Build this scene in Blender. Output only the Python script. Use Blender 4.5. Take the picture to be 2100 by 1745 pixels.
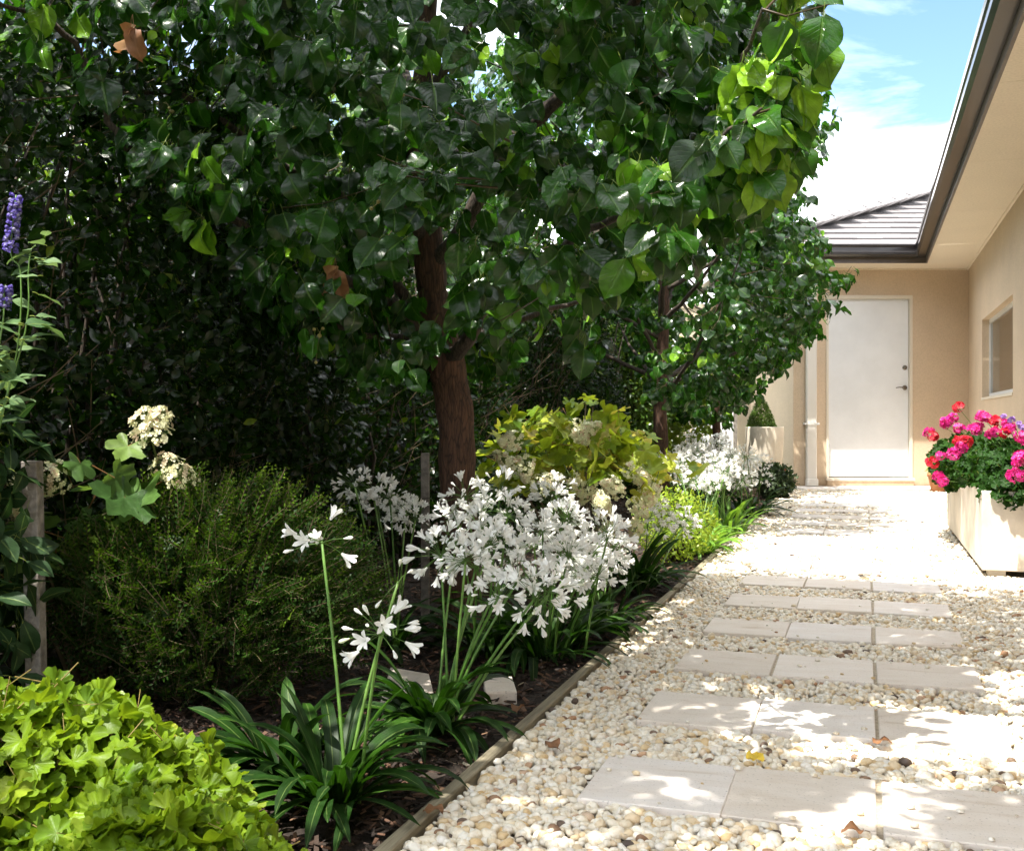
import bpy, math, random
import numpy as np

# ------------------------------------------------------------------ scene, camera, sky, sun
for o in list(bpy.data.objects): bpy.data.objects.remove(o)
S = bpy.context.scene
F = 2200.0; H = 0.78; HY = 859.0
PSI = math.atan(725.0 / F)
cp, sp = math.cos(PSI), math.sin(PSI)
cam_d = bpy.data.cameras.new('camera'); cam = bpy.data.objects.new('camera', cam_d)
S.collection.objects.link(cam); S.camera = cam
cam.location = (0, 0, H); cam.rotation_euler = (math.pi / 2, 0, PSI)
cam_d.sensor_width = 36; cam_d.lens = F / 2100 * 36; cam_d.shift_y = -13.5 / 2100
cam_d.clip_start = 0.05; cam_d.clip_end = 3000
S.view_settings.view_transform = 'Standard'; S.view_settings.look = 'None'
S.view_settings.exposure = 2.1; S.view_settings.gamma = 1
SUNV = (-0.156, -0.357, 1.0)                      # towards the sun
sun_el = math.atan2(1.0, math.hypot(SUNV[0], SUNV[1]))
sun_az = math.atan2(SUNV[0], SUNV[1])             # from +Y, clockwise towards +X
W = bpy.data.worlds.new('World'); S.world = W; W.use_nodes = True
nt = W.node_tree; nt.nodes.clear()
def N(nt, t, **kw):
    n = nt.nodes.new(t)
    for k, v in kw.items():
        if k.startswith('i_'):
            key = k[2:]; key = int(key) if key.isdigit() else key.replace('_', ' ')
            n.inputs[key].default_value = v
        else: setattr(n, k, v)
    return n
def ramp(nt, stops, interp='LINEAR'):
    n = nt.nodes.new('ShaderNodeValToRGB'); cr = n.color_ramp; cr.interpolation = interp
    while len(cr.elements) < len(stops): cr.elements.new(0.5)
    for e, (p, c) in zip(cr.elements, stops):
        e.position = p; e.color = (c, c, c, 1) if isinstance(c, (int, float)) else (*c, 1)
    return n
sky = N(nt, 'ShaderNodeTexSky', sky_type='NISHITA', sun_disc=False, sun_elevation=sun_el, sun_rotation=sun_az,
        air_density=1.0, dust_density=0.6, ozone_density=1.2)
tc = N(nt, 'ShaderNodeTexCoord')
mp = N(nt, 'ShaderNodeMapping', i_Scale=(1.0, 1.0, 2.6), i_Location=(2.3, 0.6, 0.0))
n1 = N(nt, 'ShaderNodeTexNoise', i_Scale=3.0, i_Detail=9.0, i_Roughness=0.58)
n1.inputs['Distortion'].default_value = 0.5
nt.links.new(tc.outputs['Generated'], mp.inputs[0]); nt.links.new(mp.outputs[0], n1.inputs['Vector'])
sx = N(nt, 'ShaderNodeSeparateXYZ'); nt.links.new(tc.outputs['Generated'], sx.inputs[0])
lowb = ramp(nt, [(0.0, 0.50), (0.205, 0.46), (0.225, 0.32), (0.25, 0.04), (0.31, 0.0), (0.35, 0.10), (0.42, 0.24), (0.55, 0.34)])  # upper stops add cloud overhead, out of view, to brighten the shade
nt.links.new(sx.outputs[2], lowb.inputs[0])
ad = N(nt, 'ShaderNodeMath', operation='ADD'); nt.links.new(n1.outputs[0], ad.inputs[0]); nt.links.new(lowb.outputs[0], ad.inputs[1])
cr = ramp(nt, [(0.47, 0.0), (0.62, 0.30), (0.80, 1.0)]); nt.links.new(ad.outputs[0], cr.inputs[0])
mx = N(nt, 'ShaderNodeMix', data_type='RGBA'); mx.inputs[7].default_value = (7.5, 7.6, 7.9, 1)
skm = N(nt, 'ShaderNodeMix', data_type='RGBA', blend_type='MULTIPLY'); skm.inputs[0].default_value = 1.0
skm.inputs[7].default_value = (0.47, 0.53, 0.56, 1)
nt.links.new(sky.outputs[0], skm.inputs[6])
nt.links.new(cr.outputs[0], mx.inputs[0]); nt.links.new(skm.outputs[2], mx.inputs[6])
bg = N(nt, 'ShaderNodeBackground', i_Strength=0.14); out = N(nt, 'ShaderNodeOutputWorld')
nt.links.new(mx.outputs[2], bg.inputs[0]); nt.links.new(bg.outputs[0], out.inputs[0])
sl = bpy.data.lights.new('sun', 'SUN'); sl.energy = 2.8; sl.angle = math.radians(0.5); sl.color = (1.0, 0.95, 0.86)
so = bpy.data.objects.new('sun', sl); S.collection.objects.link(so)
from mathutils import Vector, Matrix
so.rotation_euler = Vector(SUNV).to_track_quat('Z', 'Y').to_euler()
so.location = (0, 0, 20)

# ------------------------------------------------------------------ helpers
def cw(xc, Z, z=0.0):
    return np.array([xc * cp - Z * sp, xc * sp + Z * cp, z])
def P(x, y, Z):
    return cw((x - 1050) / F * Z, Z, H + (HY - y) / F * Z)
def G(x, y):
    Z = F * H / (y - HY); return cw((x - 1050) / F * Z, Z, 0.0)
def proj(p):
    p = np.asarray(p); xc = p[..., 0] * cp + p[..., 1] * sp; Z = -p[..., 0] * sp + p[..., 1] * cp
    return 1050 + xc / Z * F, HY - (p[..., 2] - H) / Z * F, Z
def unit(v): 
    v = np.asarray(v, float); return v / (np.linalg.norm(v, axis=-1, keepdims=True) + 1e-12)

class MB:
    def __init__(s): s.v = []; s.f4 = []; s.f3 = []; s.uv = []; s.r = []; s.n = 0
    def add(s, v, f4=None, f3=None, uv=None, r=0.5):
        v = np.asarray(v, float); k = len(v)
        if f4 is not None and len(f4): s.f4.append(np.asarray(f4) + s.n)
        if f3 is not None and len(f3): s.f3.append(np.asarray(f3) + s.n)
        s.v.append(v); s.uv.append(np.zeros((k, 2)) if uv is None else np.asarray(uv, float))
        s.r.append(np.full(k, r, float) if np.isscalar(r) else np.asarray(r, float)); s.n += k
    def scatter(s, T, pos, mats, rnd):
        tv, f4, f3, tuv = T; n = len(pos); k = len(tv)
        if n == 0: return
        v = np.einsum('nij,kj->nki', mats, tv) + np.asarray(pos)[:, None, :]
        off = (np.arange(n) * k)[:, None, None]
        s.add(v.reshape(-1, 3), (f4[None] + off).reshape(-1, 4) if len(f4) else None,
              (f3[None] + off).reshape(-1, 3) if len(f3) else None, np.tile(tuv, (n, 1)), np.repeat(rnd, k))
    def tube(s, pts, rad, sides=6, r=0.5, cap=True):
        pts = np.asarray(pts, float); m = len(pts); rad = np.broadcast_to(np.asarray(rad, float), (m,))
        t = np.gradient(pts, axis=0); t = unit(t)
        ref = np.array([0, 0, 1.0]) if abs(t[:, 2]).max() < 0.9 else np.array([1.0, 0, 0])
        a = unit(np.cross(t, ref)); b = np.cross(t, a)
        th = np.linspace(0, 2 * np.pi, sides, endpoint=False)
        v = pts[:, None] + rad[:, None, None] * (np.cos(th)[None, :, None] * a[:, None] + np.sin(th)[None, :, None] * b[:, None])
        i = np.arange(m - 1)[:, None] * sides; j = np.arange(sides)[None]; jn = (j + 1) % sides
        f = np.stack([i + j, i + jn, i + sides + jn, i + sides + j], -1).reshape(-1, 4)
        L = np.concatenate([[0], np.cumsum(np.linalg.norm(np.diff(pts, axis=0), axis=1))])
        uv = np.stack([np.tile(th / 6.28, m), np.repeat(L, sides)], -1)
        vv = v.reshape(-1, 3)
        f3 = None
        if cap:
            vv = np.vstack([vv, pts[0], pts[-1]]); uv = np.vstack([uv, [0, 0], [0, L[-1]]]); c = m * sides
            jj = np.arange(sides); jq = (jj + 1) % sides
            f3 = np.vstack([np.stack([np.full(sides, c), jq, jj], -1), np.stack([np.full(sides, c + 1), (m - 1) * sides + jj, (m - 1) * sides + jq], -1)])
        s.add(vv, f, f3, uv, r)
    def box(s, lo, hi, r=0.5, bev=0.0):
        x0, y0, z0 = lo; x1, y1, z1 = hi
        if bev <= 0:
            v = [(x0, y0, z0), (x1, y0, z0), (x1, y1, z0), (x0, y1, z0), (x0, y0, z1), (x1, y0, z1), (x1, y1, z1), (x0, y1, z1)]
            f = [(0, 3, 2, 1), (4, 5, 6, 7), (0, 1, 5, 4), (1, 2, 6, 5), (2, 3, 7, 6), (3, 0, 4, 7)]
            s.add(v, f, r=r); return
        b = bev
        def ring(z, d): 
            return [(x0 + d, y0 + b if d == 0 else y0 + d, z)]  # unused
        # octagonal-plan box with chamfered top
        def oct8(z, ins):
            a = b
            X0, X1, Y0, Y1 = x0 + ins, x1 - ins, y0 + ins, y1 - ins
            return [(X0 + a, Y0, z), (X1 - a, Y0, z), (X1, Y0 + a, z), (X1, Y1 - a, z), (X1 - a, Y1, z), (X0 + a, Y1, z), (X0, Y1 - a, z), (X0, Y0 + a, z)]
        v = oct8(z0, 0) + oct8(z1 - b, 0) + oct8(z1, b)
        f = []
        for k in range(2):
            for j in range(8):
                jn = (j + 1) % 8; f.append((k * 8 + j, k * 8 + jn, k * 8 + 8 + jn, k * 8 + 8 + j))
        c = 16
        f += [(c, c + 1, c + 2, c + 3), (c, c + 3, c + 4, c + 7), (c + 4, c + 5, c + 6, c + 7)]
        s.add(v, f, r=r)
    def lathe(s, prof, c=(0, 0, 0), sides=24, r=0.5):
        prof = np.asarray(prof, float); m = len(prof); th = np.linspace(0, 2 * np.pi, sides, endpoint=False)
        v = np.stack([prof[:, 0:1] * np.cos(th), prof[:, 0:1] * np.sin(th), np.repeat(prof[:, 1:2], sides, 1)], -1).reshape(-1, 3) + np.array(c)
        i = np.arange(m - 1)[:, None] * sides; j = np.arange(sides)[None]; jn = (j + 1) % sides
        s.add(v, np.stack([i + j, i + jn, i + sides + jn, i + sides + j], -1).reshape(-1, 4), r=r)
    def xf(s, R=None, t=None):
        for k in range(len(s.v)):
            if R is not None: s.v[k] = s.v[k] @ np.asarray(R).T
            if t is not None: s.v[k] = s.v[k] + np.asarray(t)
        return s
    def mesh(s, name, mat, smooth=True):
        me = bpy.data.meshes.new(name)
        v = np.concatenate(s.v) if s.v else np.zeros((0, 3))
        f4 = np.concatenate(s.f4) if s.f4 else np.zeros((0, 4), int); f3 = np.concatenate(s.f3) if s.f3 else np.zeros((0, 3), int)
        me.vertices.add(len(v)); me.vertices.foreach_set('co', v.ravel().astype(np.float32))
        li = np.concatenate([f4.ravel(), f3.ravel()]).astype(np.int32)
        me.loops.add(len(li)); me.loops.foreach_set('vertex_index', li)
        me.polygons.add(len(f4) + len(f3))
        ls = np.concatenate([np.arange(len(f4)) * 4, len(f4) * 4 + np.arange(len(f3)) * 3]).astype(np.int32)
        me.polygons.foreach_set('loop_start', ls)
        me.polygons.foreach_set('use_smooth', np.full(len(ls), smooth))
        uv = np.concatenate(s.uv); ul = me.uv_layers.new(name='uv'); ul.data.foreach_set('uv', uv[li].ravel().astype(np.float32))
        at = me.attributes.new('rnd', 'FLOAT', 'POINT'); at.data.foreach_set('value', np.concatenate(s.r).astype(np.float32))
        me.update(calc_edges=True)
        if mat: me.materials.append(mat)
        return me
def link(name, me, parent=None, loc=(0, 0, 0)):
    o = bpy.data.objects.new(name, me); S.collection.objects.link(o); o.parent = parent; o.location = loc; return o
def tag(o, label=None, cat=None, group=None, kind=None):
    if label: o['label'] = label
    if cat: o['category'] = cat
    if group: o['group'] = group
    if kind: o['kind'] = kind
    return o
def thing(name, label, cat, loc=(0, 0, 0), rz=0.0, group=None):
    o = bpy.data.objects.new(name, None); S.collection.objects.link(o); o.empty_display_size = 0.1
    o.location = tuple(loc); o.rotation_euler = (0, 0, rz); return tag(o, label, cat, group)
def part(name, mb, mat, parent, smooth=True): return link(name, mb.mesh(name, mat, smooth), parent)
def struct(name, mb, mat, smooth=False): return tag(link(name, mb.mesh(name, mat, smooth)), kind='structure')

# ------------------------------------------------------------------ materials
def newmat(name):
    m = bpy.data.materials.new(name); m.use_nodes = True; t = m.node_tree; b = t.nodes['Principled BSDF']; return m, t, b
def simple(name, col, rough=0.6, spec=0.5, metal=0.0, nscale=None, namt=0.12, bump=0.0, bscale=60, col2=None):
    m, t, b = newmat(name); b.inputs['Roughness'].default_value = rough; b.inputs['Metallic'].default_value = metal
    b.inputs['Specular IOR Level'].default_value = spec
    b.inputs['Base Color'].default_value = (*col, 1)
    if nscale:
        tcn = N(t, 'ShaderNodeTexCoord'); nn = N(t, 'ShaderNodeTexNoise', i_Scale=nscale, i_Detail=6.0, i_Roughness=0.65)
        t.links.new(tcn.outputs['Object'], nn.inputs['Vector'])
        c2 = col2 or tuple(c * (1 - 2.2 * namt) for c in col)
        r = ramp(t, [(0.35, c2), (0.65, tuple(min(1, c * (1 + namt * .4)) for c in col))]); t.links.new(nn.outputs[0], r.inputs[0])
        t.links.new(r.outputs[0], b.inputs['Base Color'])
    if bump:
        tcn = N(t, 'ShaderNodeTexCoord'); nb = N(t, 'ShaderNodeTexNoise', i_Scale=bscale, i_Detail=8.0)
        t.links.new(tcn.outputs['Object'], nb.inputs['Vector'])
        bp = N(t, 'ShaderNodeBump', i_Strength=bump, i_Distance=0.01); t.links.new(nb.outputs[0], bp.inputs['Height']); t.links.new(bp.outputs[0], b.inputs['Normal'])
    return m
def leafmat(name, stops, rough=0.35, trans=0.3, tcol=(0.25, 0.4, 0.03), vein=0.25, vcol=(0.25, 0.35, 0.1), petcol=(0.22, 0.28, 0.05), under=(1.5, 1.45, 1.5), bump=0.25, nvein=9, spec=0.5):
    m, t, b = newmat(name); L = t.links
    at = N(t, 'ShaderNodeAttribute', attribute_name='rnd'); r = ramp(t, stops); L.new(at.outputs['Fac'], r.inputs[0])
    uvn = N(t, 'ShaderNodeUVMap', uv_map='uv'); sx = N(t, 'ShaderNodeSeparateXYZ'); L.new(uvn.outputs[0], sx.inputs[0])
    s1 = N(t, 'ShaderNodeMath', operation='SUBTRACT', i_1=0.5); L.new(sx.outputs[0], s1.inputs[0])
    ab = N(t, 'ShaderNodeMath', operation='ABSOLUTE'); L.new(s1.outputs[0], ab.inputs[0])
    mid = ramp(t, [(0.0, 1.0), (0.02, 1.0), (0.055, 0.0)]); L.new(ab.outputs[0], mid.inputs[0])
    # side veins: t*nvein - |s|*3
    m1 = N(t, 'ShaderNodeMath', operation='MULTIPLY', i_1=float(nvein)); L.new(sx.outputs[1], m1.inputs[0])
    m2 = N(t, 'ShaderNodeMath', operation='MULTIPLY_ADD', i_1=-6.0); L.new(ab.outputs[0], m2.inputs[0]); L.new(m1.outputs[0], m2.inputs[2])
    m3 = N(t, 'ShaderNodeMath', operation='PINGPONG', i_1=0.5); L.new(m2.outputs[0], m3.inputs[0])
    sv = ramp(t, [(0.0, 1.0), (0.10, 0.0)]); L.new(m3.outputs[0], sv.inputs[0])
    vm = N(t, 'ShaderNodeMath', operation='MULTIPLY_ADD', i_1=0.22); L.new(sv.outputs[0], vm.inputs[0]); L.new(mid.outputs[0], vm.inputs[2])
    vf = N(t, 'ShaderNodeMath', operation='MULTIPLY', i_1=vein, use_clamp=True); L.new(vm.outputs[0], vf.inputs[0])
    mixv = N(t, 'ShaderNodeMix', data_type='RGBA'); L.new(vf.outputs[0], mixv.inputs[0]); L.new(r.outputs[0], mixv.inputs[6]); mixv.inputs[7].default_value = (*vcol, 1)
    # blotches
    tcn = N(t, 'ShaderNodeTexCoord'); nn = N(t, 'ShaderNodeTexNoise', i_Scale=45.0, i_Detail=3.0); L.new(tcn.outputs['Object'], nn.inputs['Vector'])
    nr = ramp(t, [(0.3, 0.72), (0.7, 1.25)]); L.new(nn.outputs[0], nr.inputs[0])
    mb = N(t, 'ShaderNodeMix', data_type='RGBA', blend_type='MULTIPLY'); mb.inputs[0].default_value = 1.0; L.new(mixv.outputs[2], mb.inputs[6]); L.new(nr.outputs[0], mb.inputs[7])
    # underside paler
    ge = N(t, 'ShaderNodeNewGeometry'); mu = N(t, 'ShaderNodeMix', data_type='RGBA', blend_type='MULTIPLY'); L.new(ge.outputs['Backfacing'], mu.inputs[0])
    L.new(mb.outputs[2], mu.inputs[6]); mu.inputs[7].default_value = (*under, 1)
    # petiole where v<0
    pt = N(t, 'ShaderNodeMath', operation='LESS_THAN', i_1=-0.01); L.new(sx.outputs[1], pt.inputs[0])
    mpn = N(t, 'ShaderNodeMix', data_type='RGBA'); L.new(pt.outputs[0], mpn.inputs[0]); L.new(mu.outputs[2], mpn.inputs[6]); mpn.inputs[7].default_value = (*petcol, 1)
    tg = N(t, 'ShaderNodeMath', operation='LESS_THAN', i_1=-2.0); L.new(sx.outputs[1], tg.inputs[0]); mtw = N(t, 'ShaderNodeMix', data_type='RGBA'); L.new(tg.outputs[0], mtw.inputs[0]); L.new(mpn.outputs[2], mtw.inputs[6]); mtw.inputs[7].default_value = (0.075, 0.05, 0.028, 1); mpn = mtw
    L.new(mpn.outputs[2], b.inputs['Base Color'])
    rr_ = ramp(t, [(0.3, rough * .7), (0.55, rough), (0.75, min(1, rough * 2.2))]); n6 = N(t, 'ShaderNodeTexNoise', i_Scale=11.0, i_Detail=3.0); L.new(tcn.outputs['Object'], n6.inputs['Vector']); L.new(n6.outputs[0], rr_.inputs[0]); L.new(rr_.outputs[0], b.inputs['Roughness']); b.inputs['Specular IOR Level'].default_value = spec
    if bump:
        bp = N(t, 'ShaderNodeBump', i_Strength=bump, i_Distance=0.004); bp.invert = True; L.new(vm.outputs[0], bp.inputs['Height']); L.new(bp.outputs[0], b.inputs['Normal'])
    tr = N(t, 'ShaderNodeBsdfTranslucent'); 
    tm = N(t, 'ShaderNodeMix', data_type='RGBA', blend_type='MIX'); tm.inputs[0].default_value = 0.6; L.new(mpn.outputs[2], tm.inputs[6]); tm.inputs[7].default_value = (*tcol, 1)
    L.new(tm.outputs[2], tr.inputs[0])
    ms = N(t, 'ShaderNodeMixShader', i_0=trans); L.new(b.outputs[0], ms.inputs[1]); L.new(tr.outputs[0], ms.inputs[2])
    L.new(ms.outputs[0], t.nodes['Material Output'].inputs[0])
    return m
def petalmat(name, stops, trans=0.35, rough=0.5):
    m, t, b = newmat(name); L = t.links
    at = N(t, 'ShaderNodeAttribute', attribute_name='rnd'); r = ramp(t, stops); L.new(at.outputs['Fac'], r.inputs[0])
    L.new(r.outputs[0], b.inputs['Base Color']); b.inputs['Roughness'].default_value = rough
    tr = N(t, 'ShaderNodeBsdfTranslucent'); L.new(r.outputs[0], tr.inputs[0])
    ms = N(t, 'ShaderNodeMixShader', i_0=trans); L.new(b.outputs[0], ms.inputs[1]); L.new(tr.outputs[0], ms.inputs[2])
    L.new(ms.outputs[0], t.nodes['Material Output'].inputs[0]); return m
def barkmat(name, c1, c2, sc=18):
    m, t, b = newmat(name); L = t.links
    tcn = N(t, 'ShaderNodeTexCoord'); mpn = N(t, 'ShaderNodeMapping', i_Scale=(1, 1, 0.16)); L.new(tcn.outputs['Object'], mpn.inputs[0])
    nn = N(t, 'ShaderNodeTexNoise', i_Scale=float(sc * 3), i_Detail=8.0, i_Roughness=0.7); L.new(mpn.outputs[0], nn.inputs['Vector'])
    vo = N(t, 'ShaderNodeTexVoronoi', feature='DISTANCE_TO_EDGE', i_Scale=float(sc * 4.5)); L.new(mpn.outputs[0], vo.inputs['Vector'])
    r = ramp(t, [(0.32, c1), (0.62, c2)]); L.new(nn.outputs[0], r.inputs[0]); L.new(r.outputs[0], b.inputs['Base Color'])
    b.inputs['Roughness'].default_value = 0.85
    ck = ramp(t, [(0.0, 0.35), (0.12, 1.0)]); L.new(vo.outputs[0], ck.inputs[0]); mk = N(t, 'ShaderNodeMix', data_type='RGBA', blend_type='MULTIPLY'); mk.inputs[0].default_value = 1; L.new(r.outputs[0], mk.inputs[6]); L.new(ck.outputs[0], mk.inputs[7]); L.new(mk.outputs[2], b.inputs['Base Color'])
    mm = N(t, 'ShaderNodeMath', operation='MULTIPLY_ADD', i_1=0.9); L.new(vo.outputs[0], mm.inputs[0]); L.new(nn.outputs[0], mm.inputs[2])
    bp = N(t, 'ShaderNodeBump', i_Strength=0.9, i_Distance=0.008); L.new(mm.outputs[0], bp.inputs['Height']); L.new(bp.outputs[0], b.inputs['Normal'])
    return m
M = {}
M['pear'] = leafmat('pear leaf', [(0.0, (0.005, 0.020, 0.003)), (0.5, (0.011, 0.044, 0.005)), (0.8, (0.030, 0.105, 0.009)), (0.92, (0.11, 0.25, 0.013)), (1.0, (0.20, 0.37, 0.02))], rough=0.2, trans=0.28, tcol=(0.07, 0.26, 0.007), vein=0.5, vcol=(0.10, 0.20, 0.035), petcol=(0.14, 0.2, 0.03), bump=0.5, spec=0.42, under=(1.6, 1.5, 1.6))
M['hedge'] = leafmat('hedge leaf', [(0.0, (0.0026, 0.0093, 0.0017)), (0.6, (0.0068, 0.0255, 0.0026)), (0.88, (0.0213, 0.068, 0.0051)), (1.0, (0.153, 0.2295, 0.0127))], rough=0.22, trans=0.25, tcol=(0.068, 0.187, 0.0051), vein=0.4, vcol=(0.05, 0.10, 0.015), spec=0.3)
M['lime_tree'] = leafmat('lime leaf', [(0.0, (0.05, 0.12, 0.012)), (1.0, (0.20, 0.30, 0.03))], rough=0.45, trans=0.45, tcol=(0.4, 0.5, 0.03))
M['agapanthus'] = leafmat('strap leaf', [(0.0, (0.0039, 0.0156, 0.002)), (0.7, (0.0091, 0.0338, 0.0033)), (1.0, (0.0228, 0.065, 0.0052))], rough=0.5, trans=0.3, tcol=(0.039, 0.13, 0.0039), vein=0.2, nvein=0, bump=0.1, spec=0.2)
M['agapanthus_sunlit'] = leafmat('strap leaf painted sunlit', [(0.0, (0.05, 0.14, 0.015)), (1.0, (0.13, 0.28, 0.03))], rough=0.4, trans=0.4, tcol=(0.3, 0.5, 0.03), vein=0.2, nvein=0, bump=0.1)  # same leaf in a paler green, sunlight put into the colour
M['fine'] = leafmat('fine shrub leaf', [(0.0, (0.007, 0.022, 0.003)), (0.6, (0.020, 0.058, 0.005)), (1.0, (0.10, 0.18, 0.010))], rough=0.45, trans=0.3, tcol=(0.07, 0.13, 0.005), vein=0.1, bump=0, spec=0.18)
M['heuchera'] = leafmat('heuchera leaf', [(0.0, (0.078, 0.156, 0.0062)), (0.7, (0.1716, 0.2652, 0.0109)), (0.93, (0.2808, 0.3276, 0.0234)), (1.0, (0.39, 0.3276, 0.078))], rough=0.45, trans=0.38, tcol=(0.3276, 0.4524, 0.0117), vein=0.35, vcol=(0.32, 0.42, 0.06), petcol=(0.3, 0.22, 0.08), under=(1.1, 1.1, 1.1), spec=0.25)
M['oakleaf'] = leafmat('oak leaf hydrangea leaf', [(0.0, (0.035, 0.10, 0.008)), (0.45, (0.14, 0.24, 0.014)), (0.85, (0.36, 0.42, 0.05)), (1.0, (0.5, 0.34, 0.06))], rough=0.5, trans=0.4, tcol=(0.55, 0.62, 0.02), vein=0.5, vcol=(0.35, 0.4, 0.12), petcol=(0.25, 0.12, 0.05), spec=0.25)
M['oakleaf_dark'] = leafmat('green oak leaf hydrangea leaf', [(0.0, (0.024, 0.064, 0.0144)), (0.8, (0.08, 0.16, 0.032)), (1.0, (0.224, 0.288, 0.064))], rough=0.5, trans=0.3, tcol=(0.24, 0.4, 0.04), vein=0.5, vcol=(0.2, 0.3, 0.1), petcol=(0.25, 0.12, 0.05), spec=0.35)
M['limeshrub'] = leafmat('lime shrub leaf', [(0.0, (0.12, 0.25, 0.02)), (1.0, (0.4, 0.5, 0.04))], rough=0.5, trans=0.45, tcol=(0.5, 0.6, 0.04), vein=0.1, bump=0)
M['geranium'] = leafmat('geranium leaf', [(0.0, (0.006, 0.024, 0.003)), (0.8, (0.018, 0.062, 0.006)), (1.0, (0.06, 0.14, 0.01))], rough=0.55, trans=0.2, tcol=(0.06, 0.18, 0.006), vein=0.3, spec=0.15, under=(1.2, 1.2, 1.2))
M['salvia'] = leafmat('salvia leaf', [(0.0, (0.04, 0.096, 0.028)), (1.0, (0.128, 0.208, 0.088))], rough=0.6, trans=0.3, tcol=(0.24, 0.36, 0.08), vein=0.4, spec=0.3)
M['darkleaf'] = leafmat('dark broad leaf', [(0.0, (0.0084, 0.0245, 0.0084)), (1.0, (0.028, 0.063, 0.021))], rough=0.5, trans=0.25, tcol=(0.042, 0.112, 0.014), vein=0.3, spec=0.2)
M['conifer'] = leafmat('conifer scale', [(0.0, (0.03, 0.08, 0.012)), (1.0, (0.13, 0.22, 0.03))], rough=0.55, trans=0.3, tcol=(0.25, 0.4, 0.03), vein=0, bump=0)
M['darkshrub'] = leafmat('dark shrub leaf', [(0.0, (0.015, 0.03, 0.012)), (1.0, (0.04, 0.07, 0.02))], rough=0.5, trans=0.2, tcol=(0.06, 0.15, 0.02), vein=0.2)
M['ivy'] = leafmat('far green leaf', [(0.0, (0.03, 0.08, 0.012)), (0.75, (0.07, 0.16, 0.02)), (1.0, (0.3, 0.4, 0.03))], rough=0.4, trans=0.35, tcol=(0.35, 0.5, 0.03), vein=0.2, bump=0)
M['deadleaf'] = leafmat('dead leaf', [(0.0, (0.16, 0.06, 0.03)), (0.5, (0.22, 0.11, 0.05)), (1.0, (0.30, 0.16, 0.06))], rough=0.6, trans=0.25, tcol=(0.4, 0.15, 0.04), vein=0.3, vcol=(0.35, 0.2, 0.1), petcol=(0.2, 0.1, 0.04), under=(1, 1, 1))
M['yellowleaf'] = leafmat('yellow fallen leaf', [(0.0, (0.75, 0.52, 0.04)), (1.0, (0.8, 0.6, 0.08))], rough=0.6, trans=0.25, tcol=(0.8, 0.6, 0.04), vein=0.3, vcol=(0.7, 0.5, 0.1), petcol=(0.5, 0.3, 0.04), under=(1, 1, 1))
M['white'] = petalmat('white petal', [(0.0, (0.10, 0.2, 0.035)), (0.012, (0.10, 0.2, 0.035)), (0.03, (0.62, 0.68, 0.40)), (0.1, (0.90, 0.91, 0.86)), (1.0, (0.94, 0.94, 0.92))], trans=0.35)
M['stalk'] = leafmat('green stalk', [(0.0, (0.07, 0.17, 0.025)), (1.0, (0.14, 0.26, 0.05))], rough=0.45, trans=0.1, vein=0, bump=0)
M['cream'] = petalmat('cream sepal', [(0.0, (0.14, 0.2, 0.05)), (0.004, (0.14, 0.2, 0.05)), (0.008, (0.68, 0.48, 0.34)), (0.13, (0.72, 0.62, 0.42)), (0.25, (0.76, 0.76, 0.44)), (1.0, (0.84, 0.84, 0.6))], trans=0.3)
M['magenta'] = petalmat('magenta petal', [(0.0, (0.62, 0.012, 0.18)), (1.0, (0.78, 0.03, 0.34))], trans=0.25)
M['red'] = petalmat('red petal', [(0.0, (0.5, 0.006, 0.02)), (1.0, (0.72, 0.012, 0.05))], trans=0.25)
M['purple'] = petalmat('purple petal', [(0.0, (0.25, 0.12, 0.42)), (1.0, (0.45, 0.28, 0.62))], trans=0.25)
M['blue'] = petalmat('violet blue petal', [(0.0, (0.26, 0.25, 0.36)), (0.45, (0.12, 0.10, 0.30)), (1.0, (0.10, 0.06, 0.42))], trans=0.25)
M['bark'] = barkmat('pear bark', (0.035, 0.018, 0.011), (0.13, 0.065, 0.038))
M['limb'] = barkmat('grey limb bark', (0.025, 0.018, 0.014), (0.095, 0.07, 0.05), 26)
M['twig'] = simple('twig', (0.12, 0.085, 0.045), 0.7)
M['fruit'] = simple('green brown fruit', (0.22, 0.19, 0.05), 0.5, nscale=60)
M['stake'] = simple('weathered grey timber', (0.30, 0.27, 0.24), 0.85, nscale=30, namt=0.25, bump=0.5)
M['white_paint'] = simple('white door paint', (0.80, 0.82, 0.85), 0.35, nscale=3, namt=0.03)
M['frame_paint'] = simple('cream gloss trim', (0.70, 0.64, 0.54), 0.4)
M['alu'] = simple('white aluminium', (0.78, 0.78, 0.77), 0.35)
M['chrome'] = simple('satin chrome', (0.22, 0.20, 0.18), 0.25, metal=1.0)
M['gutter'] = simple('charcoal gutter', (0.030, 0.027, 0.027), 0.2, spec=0.6, nscale=5, namt=0.1)
M['fascia'] = simple('taupe fascia', (0.15, 0.12, 0.10), 0.5, nscale=7, namt=0.1)
M['pipe'] = simple('white pvc', (0.76, 0.73, 0.68), 0.4)
M['red_plastic'] = simple('red tap handle', (0.7, 0.05, 0.02), 0.4)
M['black_rubber'] = simple('black cable', (0.02, 0.02, 0.02), 0.5)
M['terracotta'] = simple('terracotta', (0.55, 0.23, 0.10), 0.8, nscale=12, namt=0.12, bump=0.2)
M['pot'] = simple('cream cast stone', (0.74, 0.66, 0.54), 0.8, nscale=8, namt=0.06, bump=0.15)
M['potsoil'] = simple('potting soil', (0.03, 0.02, 0.013), 0.95, nscale=60, bump=0.8, bscale=80)
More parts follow.
